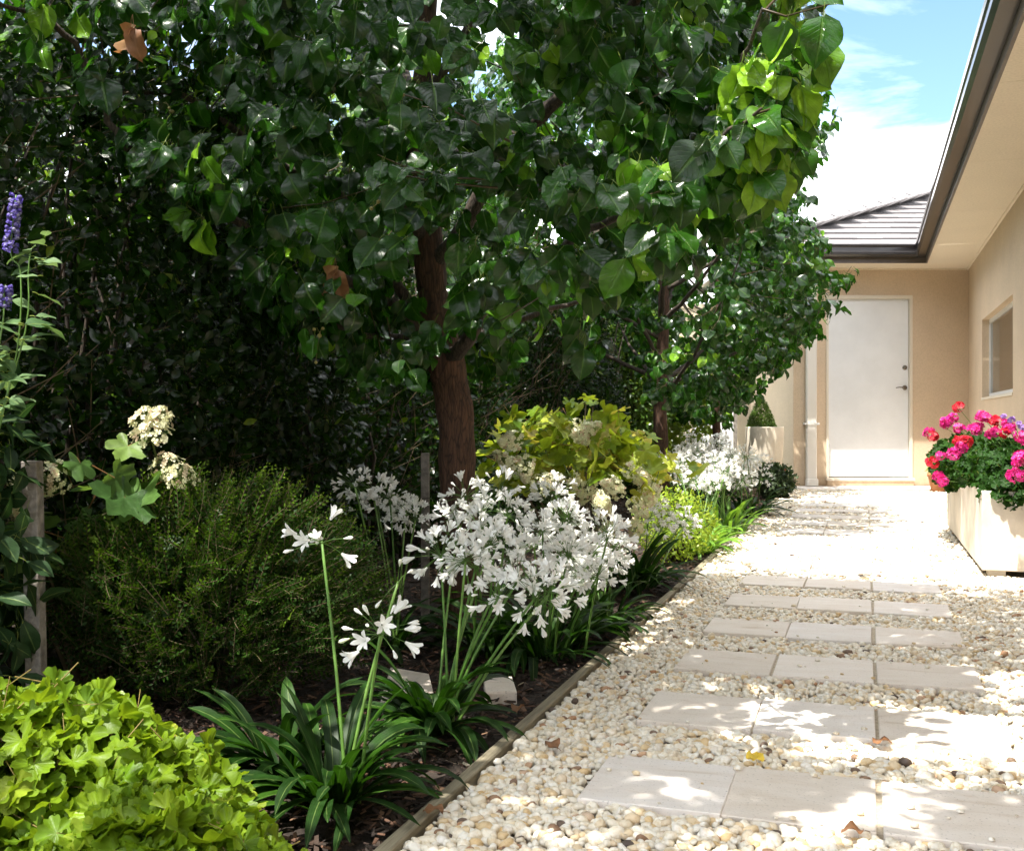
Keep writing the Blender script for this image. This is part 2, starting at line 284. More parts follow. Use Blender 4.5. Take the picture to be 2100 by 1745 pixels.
def rendermat(name, col, stain=0.06):
    m, t, b = newmat(name); L = t.links; b.inputs['Roughness'].default_value = 0.9; b.inputs['Specular IOR Level'].default_value = 0.25
    tcn = N(t, 'ShaderNodeTexCoord')
    n1 = N(t, 'ShaderNodeTexNoise', i_Scale=1.7, i_Detail=6.0, i_Roughness=0.6); L.new(tcn.outputs['Object'], n1.inputs['Vector'])
    r = ramp(t, [(0.3, tuple(c * (1 - stain * 2) for c in col)), (0.7, col)]); L.new(n1.outputs[0], r.inputs[0]); L.new(r.outputs[0], b.inputs['Base Color'])
    sz = N(t, 'ShaderNodeSeparateXYZ'); L.new(tcn.outputs['Object'], sz.inputs[0])
    n4 = N(t, 'ShaderNodeTexNoise', i_Scale=9.0, i_Detail=7.0); L.new(tcn.outputs['Object'], n4.inputs['Vector'])
    gm = N(t, 'ShaderNodeMath', operation='MULTIPLY_ADD', i_1=0.35); L.new(n4.outputs[0], gm.inputs[0]); L.new(sz.outputs[2], gm.inputs[2])
    gr = ramp(t, [(0.12, (0.72, 0.66, 0.58)), (0.34, (1, 1, 1))]); L.new(gm.outputs[0], gr.inputs[0])
    n5 = N(t, 'ShaderNodeTexNoise', i_Scale=70.0, i_Detail=4.0); L.new(tcn.outputs['Object'], n5.inputs['Vector']); g5 = ramp(t, [(0.33, 0.91), (0.6, 1.02)]); L.new(n5.outputs[0], g5.inputs[0])
    ma = N(t, 'ShaderNodeMix', data_type='RGBA', blend_type='MULTIPLY'); ma.inputs[0].default_value = 1; L.new(r.outputs[0], ma.inputs[6]); L.new(gr.outputs[0], ma.inputs[7])
    mc = N(t, 'ShaderNodeMix', data_type='RGBA', blend_type='MULTIPLY'); mc.inputs[0].default_value = 1; L.new(ma.outputs[2], mc.inputs[6]); L.new(g5.outputs[0], mc.inputs[7]); L.new(mc.outputs[2], b.inputs['Base Color'])
    n2 = N(t, 'ShaderNodeTexNoise', i_Scale=220.0, i_Detail=5.0); L.new(tcn.outputs['Object'], n2.inputs['Vector'])
    bp = N(t, 'ShaderNodeBump', i_Strength=0.5, i_Distance=0.003); L.new(n2.outputs[0], bp.inputs['Height']); L.new(bp.outputs[0], b.inputs['Normal'])
    return m
M['render'] = rendermat('tan rendered wall', (0.67, 0.53, 0.385), 0.06)
M['render_pale'] = rendermat('cream rendered wall', (0.72, 0.60, 0.44))
M['soffit'] = rendermat('cream soffit sheet', (0.86, 0.76, 0.61), 0.03)
M['trough'] = simple('cream fibre cement', (0.78, 0.71, 0.61), 0.75, nscale=5, namt=0.11, bump=0.25, bscale=30)
def pavermat():
    m, t, b = newmat('limestone paver'); L = t.links; b.inputs['Roughness'].default_value = 0.75; b.inputs['Specular IOR Level'].default_value = 0.3
    tcn = N(t, 'ShaderNodeTexCoord'); oi = N(t, 'ShaderNodeObjectInfo')
    mpn = N(t, 'ShaderNodeMapping', i_Scale=(1.0, 3.0, 1.0)); va = N(t, 'ShaderNodeVectorMath', operation='ADD')
    vs = N(t, 'ShaderNodeVectorMath', operation='SCALE'); 
    cx = N(t, 'ShaderNodeCombineXYZ'); L.new(oi.outputs['Random'], cx.inputs[0]); L.new(oi.outputs['Random'], cx.inputs[1]); L.new(cx.outputs[0], vs.inputs[0]); vs.inputs['Scale'].default_value = 37.0
    L.new(tcn.outputs['Object'], va.inputs[0]); L.new(vs.outputs[0], va.inputs[1]); L.new(va.outputs[0], mpn.inputs[0])
    n1 = N(t, 'ShaderNodeTexNoise', i_Scale=4.0, i_Detail=9.0, i_Roughness=0.62); L.new(mpn.outputs[0], n1.inputs['Vector']); n1.inputs['Distortion'].default_value = 1.2
    r = ramp(t, [(0.28, (0.60, 0.51, 0.41)), (0.40, (0.73, 0.665, 0.59)), (0.7, (0.80, 0.755, 0.70))]); L.new(n1.outputs[0], r.inputs[0])
    r2 = ramp(t, [(0.0, (0.88, 0.85, 0.82)), (0.5, (1.0, 0.98, 0.97)), (1.0, (0.93, 0.94, 0.98))]); L.new(oi.outputs['Random'], r2.inputs[0])
    mxx = N(t, 'ShaderNodeMix', data_type='RGBA', blend_type='MULTIPLY'); mxx.inputs[0].default_value = 1; L.new(r.outputs[0], mxx.inputs[6]); L.new(r2.outputs[0], mxx.inputs[7])
    n3 = N(t, 'ShaderNodeTexNoise', i_Scale=160.0, i_Detail=4.0); L.new(va.outputs[0], n3.inputs['Vector'])
    r3 = ramp(t, [(0.28, 0.62), (0.40, 1.0)]); L.new(n3.outputs[0], r3.inputs[0])
    m4 = N(t, 'ShaderNodeMix', data_type='RGBA', blend_type='MULTIPLY'); m4.inputs[0].default_value = 1; L.new(mxx.outputs[2], m4.inputs[6]); L.new(r3.outputs[0], m4.inputs[7])
    L.new(m4.outputs[2], b.inputs['Base Color'])
    bp = N(t, 'ShaderNodeBump', i_Strength=0.3, i_Distance=0.003); L.new(n3.outputs[0], bp.inputs['Height']); L.new(bp.outputs[0], b.inputs['Normal'])
    return m
M['paver'] = pavermat()
def pebblemat():
    m, t, b = newmat('river pebble'); L = t.links; b.inputs['Roughness'].default_value = 0.6; b.inputs['Specular IOR Level'].default_value = 0.35
    at = N(t, 'ShaderNodeAttribute', attribute_name='rnd')
    r = ramp(t, [(0.0, (0.80, 0.77, 0.70)), (0.30, (0.76, 0.69, 0.56)), (0.50, (0.82, 0.79, 0.72)), (0.66, (0.72, 0.60, 0.42)), (0.78, (0.66, 0.49, 0.27)), (0.86, (0.80, 0.77, 0.72)), (0.955, (0.66, 0.60, 0.50)), (0.975, (0.46, 0.26, 0.14)), (0.992, (0.16, 0.11, 0.08)), (1.0, (0.08, 0.06, 0.05))])
    L.new(at.outputs['Fac'], r.inputs[0])
    tcn = N(t, 'ShaderNodeTexCoord'); nn = N(t, 'ShaderNodeTexNoise', i_Scale=70.0, i_Detail=5.0, i_Roughness=0.7); L.new(tcn.outputs['Object'], nn.inputs['Vector'])
    r2 = ramp(t, [(0.33, (0.78, 0.66, 0.46)), (0.52, (1, 1, 1))]); L.new(nn.outputs[0], r2.inputs[0])
    mm = N(t, 'ShaderNodeMix', data_type='RGBA', blend_type='MULTIPLY'); mm.inputs[0].default_value = 0.75; L.new(r.outputs[0], mm.inputs[6]); L.new(r2.outputs[0], mm.inputs[7])
    L.new(mm.outputs[2], b.inputs['Base Color'])
    bp = N(t, 'ShaderNodeBump', i_Strength=0.25, i_Distance=0.003); L.new(nn.outputs[0], bp.inputs['Height']); L.new(bp.outputs[0], b.inputs['Normal'])
    return m
M['pebble'] = pebblemat()
def chipmat():
    m, t, b = newmat('bark mulch'); L = t.links; b.inputs['Roughness'].default_value = 0.85
    at = N(t, 'ShaderNodeAttribute', attribute_name='rnd')
    r = ramp(t, [(0.0, (0.018, 0.012, 0.009)), (0.6, (0.05, 0.028, 0.018)), (0.9, (0.12, 0.06, 0.035)), (0.985, (0.2, 0.12, 0.07)), (1.0, (0.5, 0.42, 0.32))]); L.new(at.outputs['Fac'], r.inputs[0])
    L.new(r.outputs[0], b.inputs['Base Color']); return m
M['chip'] = chipmat()
M['soil'] = simple('dark garden soil', (0.035, 0.024, 0.017), 0.95, nscale=25, namt=0.3, bump=1.0, bscale=60)
M['gravelbase'] = simple('gravel bedding', (0.42, 0.35, 0.25), 0.9, nscale=80, namt=0.3, bump=1.0, bscale=120)
M['sand'] = simple('joint sand', (0.50, 0.42, 0.31), 0.9, nscale=90, namt=0.2)
M['ground'] = simple('lawn and soil', (0.07, 0.09, 0.03), 0.95, nscale=2, namt=0.3)
def timbermat():
    m, t, b = newmat('weathered edging timber'); L = t.links; b.inputs['Roughness'].default_value = 0.85
    tcn = N(t, 'ShaderNodeTexCoord'); mpn = N(t, 'ShaderNodeMapping', i_Scale=(60, 3.0, 30)); L.new(tcn.outputs['Object'], mpn.inputs[0])
    nn = N(t, 'ShaderNodeTexNoise', i_Scale=1.5, i_Detail=8.0, i_Roughness=0.7); L.new(mpn.outputs[0], nn.inputs['Vector'])
    r = ramp(t, [(0.3, (0.11, 0.095, 0.06)), (0.5, (0.23, 0.20, 0.135)), (0.7, (0.34, 0.30, 0.21))]); L.new(nn.outputs[0], r.inputs[0]); L.new(r.outputs[0], b.inputs['Base Color'])
    bp = N(t, 'ShaderNodeBump', i_Strength=0.8, i_Distance=0.003); L.new(nn.outputs[0], bp.inputs['Height']); L.new(bp.outputs[0], b.inputs['Normal']); return m
M['timber'] = timbermat()
def tilemat():
    m, t, b = newmat('concrete roof tile'); L = t.links; b.inputs['Roughness'].default_value = 0.7
    at = N(t, 'ShaderNodeAttribute', attribute_name='rnd')
    r = ramp(t, [(0.0, (0.12, 0.108, 0.107)), (1.0, (0.18, 0.165, 0.162))]); L.new(at.outputs['Fac'], r.inputs[0]); L.new(r.outputs[0], b.inputs['Base Color']); return m
M['tile'] = tilemat()
def glassmat():
    m, t, b = newmat('tinted window glass'); b.inputs['Base Color'].default_value = (0.045, 0.038, 0.028, 1); b.inputs['Roughness'].default_value = 0.05; b.inputs['Specular IOR Level'].default_value = 0.45
    return m
M['glass'] = glassmat()

# ------------------------------------------------------------------ leaf templates
def petiole_geo(L, r, bend=0.3, seg=3):
    t = np.linspace(0, 1, seg + 1); pts = np.stack([np.zeros(seg + 1), L * t, bend * L * (t ** 2 - t) * -1.2], -1)
    mb = MB(); mb.tube(pts, r, 3, cap=False); v = mb.v[0]; f = mb.f4[0]; uv = np.tile([[0.5, -1.0]], (len(v), 1))
    return v, f, uv, pts[-1]
def leaf(L, Wd, prof, fold=0.25, curl=0.6, wave=0.0, nu=2, nv=8, pet=0.0, petr=0.0008, back=0.0, ph=0.0, twist=0.0):
    ts = np.linspace(0, 1, nv + 1); px = np.array([p[0] for p in prof]); pw = np.array([p[1] for p in prof])
    w = np.interp(ts, px, pw) * Wd; w = np.maximum(w, Wd * 0.02)
    ang = curl * (ts - 0.3); dy = np.cos(ang); dz = -np.sin(ang)
    y = np.concatenate([[0], np.cumsum((dy[1:] + dy[:-1]) / 2)]) / nv * L; z = np.concatenate([[0], np.cumsum((dz[1:] + dz[:-1]) / 2)]) / nv * L
    ss = np.linspace(-1, 1, 2 * nu + 1)
    SS, TT = np.meshgrid(ss, ts); WW = w[:, None]
    X = SS * WW * math.cos(fold); Z = z[:, None] + np.abs(SS) * WW * math.sin(fold) * (1.2 - 0.6 * np.abs(SS)) + wave * Wd * np.abs(SS) ** 1.5 * np.sin(TT * 9 + ph + SS * 1.1)
    Y = y[:, None] - back * L * np.abs(SS) * np.exp(-TT * 9)
    if twist:
        a = twist * (TT - 0.2); X, Z = X * np.cos(a) - (Z - z[:, None]) * np.sin(a), z[:, None] + X * np.sin(a) + (Z - z[:, None]) * np.cos(a)
    v = np.stack([X, Y, Z], -1).reshape(-1, 3); k = 2 * nu + 1
    i = np.arange(nv)[:, None] * k; j = np.arange(k - 1)[None]
    f = np.stack([i + j, i + j + 1, i + k + j + 1, i + k + j], -1).reshape(-1, 4)
    uv = np.stack([(SS * 0.5 + 0.5), TT], -1).reshape(-1, 2)
    if pet > 0:
        pv, pf, puv, end = petiole_geo(pet, petr); v = v + end; f = np.vstack([f, pf + len(v)]); v = np.vstack([v, pv]); uv = np.vstack([uv, puv])
    return v, f, np.zeros((0, 3), int), uv
def lobed(R, nl=5, depth=0.3, elong=0.1, ruffle=0.15, kr=7, cup=0.2, nth=36, rings=3, gap=0.35, pet=0.0, petr=0.001, seed=0, teeth=0.05, petdir=(0, -1, -0.6), scal=0.0, lp=0.7):
    rg = np.random.default_rng(seed); th = np.linspace(-math.pi + gap, math.pi - gap, nth)
    lob = 0.5 + 0.5 * np.cos(th * nl * math.pi / (math.pi - gap * 0.6)); lob = lob ** lp
    rr = R * (1 - depth + depth * lob) * (1 + elong * np.cos(th)) * (1 + scal * np.cos(th * nl * 3 * math.pi / (math.pi - gap * 0.6))) * (1 + teeth * rg.standard_normal(nth))
    v = [np.zeros((1, 3))]; uv = [np.array([[0.5, 0.5]])]; p1, p2 = rg.uniform(0, 6, 2)
    for k in range(1, rings + 1):
        q = k / rings; r = rr * q if k > 1 else R * (1 - depth) * q * np.ones(nth)
        z = R * (cup * q * q + ruffle * q ** 2 * np.sin(kr * th + p1) + ruffle * 0.6 * q ** 2 * np.sin(3 * th + p2))
        v.append(np.stack([r * np.sin(th), r * np.cos(th), z], -1))
        uv.append(np.stack([0.5 + 0.06 + 0.4 * np.abs(np.sin(th * nl * 0.5 * math.pi / (math.pi - gap))) * np.ones(nth), np.full(nth, 0.5 + 0.5 * q)], -1))
    v = np.vstack(v); uv = np.vstack(uv)
    j = np.arange(nth - 1); f3 = np.stack([np.zeros(nth - 1, int), 1 + j + 1, 1 + j], -1)
    f4 = []
    for k in range(rings - 1):
        a = 1 + k * nth; f4.append(np.stack([a + j, a + j + 1, a + nth + j + 1, a + nth + j], -1))
    f4 = np.vstack(f4)
    if pet > 0:
        d = unit(np.array(petdir)); mb = MB(); t = np.linspace(0, 1, 4)[:, None]; mb.tube(t * d * pet, petr, 3, cap=False)
        f4 = np.vstack([f4, mb.f4[0] + len(v)]); v = np.vstack([v, mb.v[0]]); uv = np.vstack([uv, np.tile([[0.5, -1.0]], (len(mb.v[0]), 1))])
    return v, f4, f3, uv
PEARP = [(0, .05), (.05, .5), (.14, .82), (.28, 1), (.42, 1.0), (.56, .92), (.7, .74), (.82, .48), (.9, .22), (.95, .09), (1, .0)]
ELLP = [(0, .05), (.15, .5), (.35, .9), (.5, 1), (.68, .85), (.85, .45), (1, 0)]
def frames(ydir, zdir):
    y = unit(ydir); x = unit(np.cross(y, zdir)); z = np.cross(x, y); return np.stack([x, y, z], -1)
def rnds(rg, n, hi=0.9): return np.clip(rg.beta(2, 2.2, n) * hi + (rg.random(n) < 0.06) * 0.3, 0, 1)

# ------------------------------------------------------------------ ground
def sheet(x0, y0, x1, y1, z, nx=1, ny=1):
    mb = MB(); X, Y = np.meshgrid(np.linspace(x0, x1, nx + 1), np.linspace(y0, y1, ny + 1)); v = np.stack([X, Y, np.full_like(X, z)], -1).reshape(-1, 3)
    i = np.arange(ny)[:, None] * (nx + 1); j = np.arange(nx)[None]
    mb.add(v, np.stack([i + j, i + j + 1, i + nx + j + 2, i + nx + j + 1], -1).reshape(-1, 4)); return mb
struct('ground', sheet(-600, -300, 600, 1500, -0.045), M['ground'])
EX = -0.80   # inner face of the timber edging
rg = np.random.default_rng(5)
bed = sheet(-3.6, -2.5, EX - 0.03, 12.6, -0.02, 120, 600)
v = bed.v[0]; v[:, 2] += 0.008 * np.sin(v[:, 0] * 9) * np.cos(v[:, 1] * 7) + 0.006 * rg.standard_normal(len(v)) + 0.03 * np.clip((-1.0 - v[:, 0]) / 1.2, 0, 1)
struct('garden_bed', bed, M['soil'], True)
struct('gravel_path', sheet(EX, -2.5, 1.2, 12.6, -0.012), M['gravelbase'])
# paved threshold at the door
# pebbles
def ico(sub=1):
    import bmesh
    bm = bmesh.new(); bmesh.ops.create_icosphere(bm, subdivisions=sub, radius=1.0)
    v = np.array([q.co[:] for q in bm.verts]); f = np.array([[l.index for l in q.verts] for q in bm.faces]); bm.free(); return v, f
def pebbles():
    mb = MB(); rg = np.random.default_rng(11)
    iv2, if2 = ico(2); iv1, if1 = ico(1)
    def temps(iv, fi, k):
        out = []
        for _ in range(k):
            s = 1 + 0.16 * np.sin(iv @ rg.normal(0, 1.6, 3) + rg.uniform(0, 6)) + 0.10 * np.sin(iv @ rg.normal(0, 3, 3) + rg.uniform(0, 6))
            out.append((iv * s[:, None], np.zeros((0, 4), int), fi, np.zeros((len(iv), 2))))
        return out
    TA, TB = temps(iv2, if2, 8), temps(iv1, if1, 8)
    rows = [(2.10 + 0.593 * k - 0.003, 2.10 + 0.593 * k + 0.305) for k in range(-2, 16)]
    def field(y0, y1, sp_, T, rad):
        nx = int((1.18 - EX) / sp_); ny = int((y1 - y0) / sp_)
        X, Y = np.meshgrid(np.arange(nx), np.arange(ny)); X = (EX + 0.014 + (X + 0.5 * (Y % 2)) * sp_ + rg.uniform(-.38, .38, X.shape) * sp_).ravel()
        Y = (y0 + (np.arange(ny)[:, None] + np.zeros(nx)[None]) * sp_ + rg.uniform(-.38, .38, (ny, nx)) * sp_).ravel()
        keep = (X < 1.16)
        for a, b in rows: keep &= ~((X > -0.562) & (X < 0.318) & (Y > a) & (Y < b))
        keep &= ~((X > 0.56) & (Y > 5.72) & (Y < 8.0))
        X, Y = X[keep], Y[keep]; n = len(X)
        s = rad * rg.lognormal(0, 0.22, n)
        sc = np.stack([s * rg.uniform(.9, 1.35, n), s * rg.uniform(.75, 1.1, n), s * rg.uniform(.55, .85, n)], -1)
        Z = rg.uniform(-0.006, 0.006, n) + rad * 0.15
        a = rg.uniform(0, 6.28, n); tilt = rg.normal(0, .35, n)
        y = np.stack([np.cos(a) * np.cos(tilt), np.sin(a) * np.cos(tilt), np.sin(tilt)], -1); zz = unit(np.stack([rg.normal(0, .3, n), rg.normal(0, .3, n), np.ones(n)], -1))
        R = frames(y, zz) * sc[:, None, :][:, :, [1, 0, 2]]
        pos = np.stack([X, Y, Z], -1); r = rg.random(n); ti = rg.integers(0, len(T), n)
        for k in range(len(T)):
            q = ti == k; mb.scatter(T[k], pos[q], R[q], r[q])
    field(1.2, 2.9, 0.0148, TA, 0.0102)
    field(2.9, 5.2, 0.0152, TB, 0.0104)
    field(5.2, 12.2, 0.020, TB, 0.0128)
    # strays kicked on to the slabs
    n = 150; k_ = rg.integers(0, 9, n); ex = rg.random(n) < .6; X = rg.uniform(-.55, .31, n); Yl = np.where(ex, np.where(rg.random(n) < .5, rg.uniform(0, .02, n), rg.uniform(.27, .30, n)), rg.uniform(.0, .3, n)); s_ = rg.uniform(.003, .009, n)
    for i in range(n): mb.scatter(TB[i % 8], np.array([[X[i], 2.10 + .593 * k_[i] + Yl[i], .016 + s_[i] * .55]]), (np.diag([1.2, 1, .65]) * s_[i])[None], rg.random(1))
    return tag(link('gravel', mb.mesh('gravel', M['pebble'])), kind='stuff')
pebbles()
# pavers
ordn = ['nearest', 'second', 'third', 'fourth', 'fifth', 'sixth', 'seventh', 'eighth', 'ninth', 'tenth', 'eleventh', 'twelfth', 'thirteenth', 'fourteenth', 'fifteenth', 'sixteenth']
pm = MB(); pm.box((-0.1435, -0.15, -0.03), (0.1435, 0.15, 0.0), bev=0.002); pmesh = pm.mesh('paver', M['paver'], False)
rg = np.random.default_rng(3)
side = ['left', 'middle', 'right']
for k in range(16):
    for c in range(3):
        x = -0.557 + 0.144 + c * 0.2925; 
        if c == 2: x += 0.004
        o = link('paver', pmesh, None, (x + rg.normal(0, .0015), 2.10 + 0.593 * k + 0.151 + rg.normal(0, .002), 0.016 + rg.normal(0, .0012)))
        o.rotation_euler = (rg.normal(0, .003), rg.normal(0, .003), rg.normal(0, .006))
        tag(o, 'square limestone paver at the %s end of the %s row from the camera' % (side[c], ordn[k]) if c != 1 else 'square limestone paver in the middle of the %s row from the camera' % ordn[k], 'paver', 'pale pavers laid in rows of three across the gravel')
lm = MB()
for i, xx in enumerate(np.arange(3.2, 5.25, 0.42)):
    lm.box((xx, 11.72, -0.03), (xx + 0.414, 12.28, 0.0125 + 0.0015 * (i % 2)))
for q in range(len(lm.v)): lm.v[q] = np.stack([lm.v[q][:, 0] * cp - lm.v[q][:, 1] * sp, lm.v[q][:, 0] * sp + lm.v[q][:, 1] * cp, lm.v[q][:, 2]], -1)
struct('pavement', lm, M['paver'])
jb = MB()
for k in range(16): jb.box((-.553, 2.105 + .593 * k, -.03), (.312, 2.397 + .593 * k, .0095))
struct('joint_sand', jb, M['sand'])
# timber edging
e = thing('timber_edging', 'thin weathered timber edging board between the garden bed and the pebbles', 'garden edging', (EX - 0.015, 1.0, 0))
y = 0.0; rg = np.random.default_rng(8)
for k, L in enumerate([2.05, 2.4, 2.4, 2.4, 2.0]):
    b = MB(); n = 14
    for i in range(n):
        pass
    b.box((-0.015 + rg.normal(0, .001), y - 0.6, -0.06), (0.014, y - 0.6 + L - 0.004, 0.017 + rg.normal(0, .001)), bev=0.003); part('board', b, M['timber'], e, False); y += L
# pale flagstones inside the bed
def flag(pts, label):
    c = np.mean([G(*p) for p in pts], 0); mb = MB(); n = len(pts)
    r = np.array([G(*p) - c for p in pts]); top = r + [0, 0, 0.012]; lo = r * 1.0 + [0, 0, -0.03]; ti = r * 0.97 + [0, 0, 0.017]
    v = np.vstack([lo, top, ti]); f = []
    for k in range(2):
        for j in range(n): f.append((k * n + j, k * n + (j + 1) % n, k * n + n + (j + 1) % n, k * n + n + j))
    f.append((2 * n, 2 * n + 1, 2 * n + 2, 2 * n + 3))
    mb.add(v, f); o = link('flagstone', mb.mesh('flagstone', M['paver'], False), None, tuple(c)); tag(o, label, 'flagstone')
flag([(778, 1455), (900, 1475), (880, 1392), (800, 1378)], 'pale flagstone in the bark between the feathery shrub and the agapanthus leaves')
flag([(995, 1432), (1060, 1428), (1050, 1398), (992, 1402)], 'small pale flagstone mostly hidden behind agapanthus leaves in the bed')

# mulch chips (uncountable)
def chips():
    mb = MB(); rg = np.random.default_rng(21); n = 26000
    T = (np.array([(-.5, -1, 0), (.5, -.9, 0.05), (.42, 1, 0), (-.38, .85, .06), (-.45, -.9, .22), (.45, -.8, .27), (.36, .9, .22), (-.3, .75, .25)], float), np.array([(0, 3, 2, 1), (4, 5, 6, 7), (0, 1, 5, 4), (1, 2, 6, 5), (2, 3, 7, 6), (3, 0, 4, 7)]), np.zeros((0, 3), int), np.zeros((8, 2)))
    Y = 1.2 + 11 * rg.random(n) ** 1.9; X = EX - 0.04 - 1.5 * rg.random(n)
    s = rg.uniform(.003, .011, n) * (1 + .03 * Y); a = rg.uniform(0, 6.28, n); ti = rg.normal(0, .25, n)
    R = frames(np.stack([np.cos(a), np.sin(a), ti], -1), np.stack([rg.normal(0, .3, n), rg.normal(0, .3, n), np.ones(n)], -1)) * (s[:, None, None] * np.stack([np.ones(n), rg.uniform(1, 2.2, n), np.ones(n)], -1)[:, None, :])
    z = -0.012 + 0.03 * np.clip((-1.0 - X) / 1.2, 0, 1) + rg.uniform(0, .008, n)
    mb.scatter(T, np.stack([X, Y, z], -1), R, rg.random(n))
    tag(link('bark_mulch', mb.mesh('bark_mulch', M['chip'], False)), kind='stuff')
chips()

# ------------------------------------------------------------------ house (one building, two wings)
ZW = 12.3; WX = 1.12; EH = 2.50
hs = thing('house', 'tan rendered house with charcoal gutter, cream eaves and a plain white door', 'house', (0, 0, 0))
def cb(lo, hi, r=0.5, bev=0):     # box in camera-aligned frame of the far wing
    mb = MB(); mb.box(lo, hi, r, bev); return mb
RC = np.array([[cp, -sp, 0], [sp, cp, 0], [0, 0, 1]])
def X2(px_, Z=ZW): return (px_ - 1050) / F * Z
def zz(py, Z=ZW): return H + (HY - py) / F * Z
xl, xr = X2(1627), X2(1986); dl, dr = X2(1694), X2(1871); dt = zz(606); db = 0.105
mb = MB()
T_ = 0.12
mb.box((xl, ZW, -0.03), (dl, ZW + 2.2, EH)); mb.box((dr, ZW, -0.03), (xr + 0.9, ZW + T_, EH)); mb.box((dl, ZW, dt), (dr, ZW + T_, EH)); mb.box((dl, ZW - 0.05, -0.03), (dr, ZW + T_, db - 0.02))
mb.box((dl, ZW + T_ + 0.6, -0.03), (dr, ZW + T_ + 0.7, dt))
mb.xf(RC); w1 = part('wall', mb, M['render'], hs, False); w1['label'] = 'tan rendered wall around the white door'
# right wing wall along the path with window opening
def onwall(px_): t = (px_ - 1050) / F; Z = WX / (t * cp - sp); xc = t * Z; return xc * sp + Z * cp
wy0, wy1 = onwall(2077), onwall(2014); wz0, wz1 = 0.99, 1.78
cornerY = (cw(xr, ZW))[1]
mb = MB(); TW = 0.11
mb.box((WX, -3, -0.03), (WX + TW, wy0, EH)); mb.box((WX, wy1, -0.03), (WX + TW, cornerY + 0.05, EH)); mb.box((WX, wy0, -0.03), (WX + TW, wy1, wz0)); mb.box((WX, wy0, wz1), (WX + TW, wy1, EH))
mb.box((WX + 1.2, -3, -0.03), (WX + 1.3, cornerY, EH))
w2 = part('wall', mb, M['render'], hs, False); w2['label'] = 'long tan rendered side wall with the small window'
# window
wn = MB(); fx = WX + 0.065
for lo, hi in [((fx, wy0, wz0), (fx + .04, wy1, wz0 + .045)), ((fx, wy0, wz1 - .035), (fx + .04, wy1, wz1)), ((fx, wy0, wz0 + .045), (fx + .04, wy0 + .035, wz1 - .035)), ((fx, wy1 - .035, wz0 + .045), (fx + .04, wy1, wz1 - .035))]: wn.box(lo, hi)
wo = part('window', wn, M['alu'], hs, False); g = MB(); g.box((fx + .016, wy0 + .036, wz0 + .046), (fx + .022, wy1 - .036, wz1 - .036)); part('pane', g, M['glass'], wo, False)
g = MB(); g.box((WX - .008, wy0 - .0, wz0 - 0.02), (fx - 0.001, wy1, wz0 + 0.004)); part('sill', g, M['frame_paint'], wo, False)
# door
d = MB(); fz = ZW + 0.03
dxl, dxr, dtt, dbb = X2(1699.5), X2(1864), zz(614), 0.118
d.box((dxl, fz, dbb), (dxr, fz + .04, dtt)); d.xf(RC); do = part('door', d, M['white_paint'], hs, False)
f = MB(); f.box((dl, ZW - .012, db), (dxl - .004, ZW + .09, dt)); f.box((dxr + .004, ZW - .012, db), (dr, ZW + .09, dt)); f.box((dxl - .004, ZW - .012, dtt + .004), (dxr + .004, ZW + .09, dt)); f.xf(RC); part('door_frame', f, M['frame_paint'], do, False)
f = MB(); f.box((dl - .01, ZW - .06, db - .03), (dr + .01, ZW + .07, db - .001)); f.xf(RC); part('door_sill', f, M['frame_paint'], do, False)
f = MB(); f.box((dxl, fz - .006, dbb + .0), (dxr, fz - .0005, dbb + .03)); f.xf(RC); part('weather_strip', f, M['alu'], do, False)
def hw(px_, py_): return np.array([X2(px_, fz), fz, zz(py_, fz)])
def disc(c, r, dep): 
    m = MB(); m.tube([c + [0, 0, 0], c + [0, -dep * .7, 0], c + [0, -dep, 0]], [r, r, r * .8], 20); return m
c = hw(1855, 754); m = disc(c, .027, .018); m.tube([c + [0, -.018, 0], c + [0, -.026, 0]], .013, 14); m.xf(RC); part('deadbolt', m, M['chrome'], do)
c = hw(1855, 795); m = disc(c, .028, .014); m.tube([c + [0, -.012, 0], c + [0, -.05, 0]], .009, 10); m.tube([c + [.004, -.05, 0], c + [-.03, -.053, 0], c + [-.075, -.05, .004], c + [-.115, -.045, -.002]], [.009, .009, .007, .006], 10); m.xf(RC); part('handle', m, M['chrome'], do)
# soffit
SX = 0.647; SZ = 11.83   # soffit edges: path wing (world X), far wing (camera depth)
mb = MB(); xe = X2(1548, SZ)
def cam2w(xc, Z): p = cw(xc, Z); return p[0], p[1]
# inner corner of the two eaves
def corner(X, Z): xc = (X + Z * sp) / cp; return cam2w(xc, Z), xc
(cA, cAx) = corner(SX, SZ); (cB, cBx) = corner(WX + .02, ZW + .02)
def poly(pts, z0, z1):
    n = len(pts); v = [(p[0], p[1], z0) for p in pts] + [(p[0], p[1], z1) for p in pts]; m = MB()
    f = [(j, (j + 1) % n, n + (j + 1) % n, n + j) for j in range(n)]; f += [(0, 3, 2, 1), (n, n + 1, n + 2, n + 3)]; m.add(v, f); return m
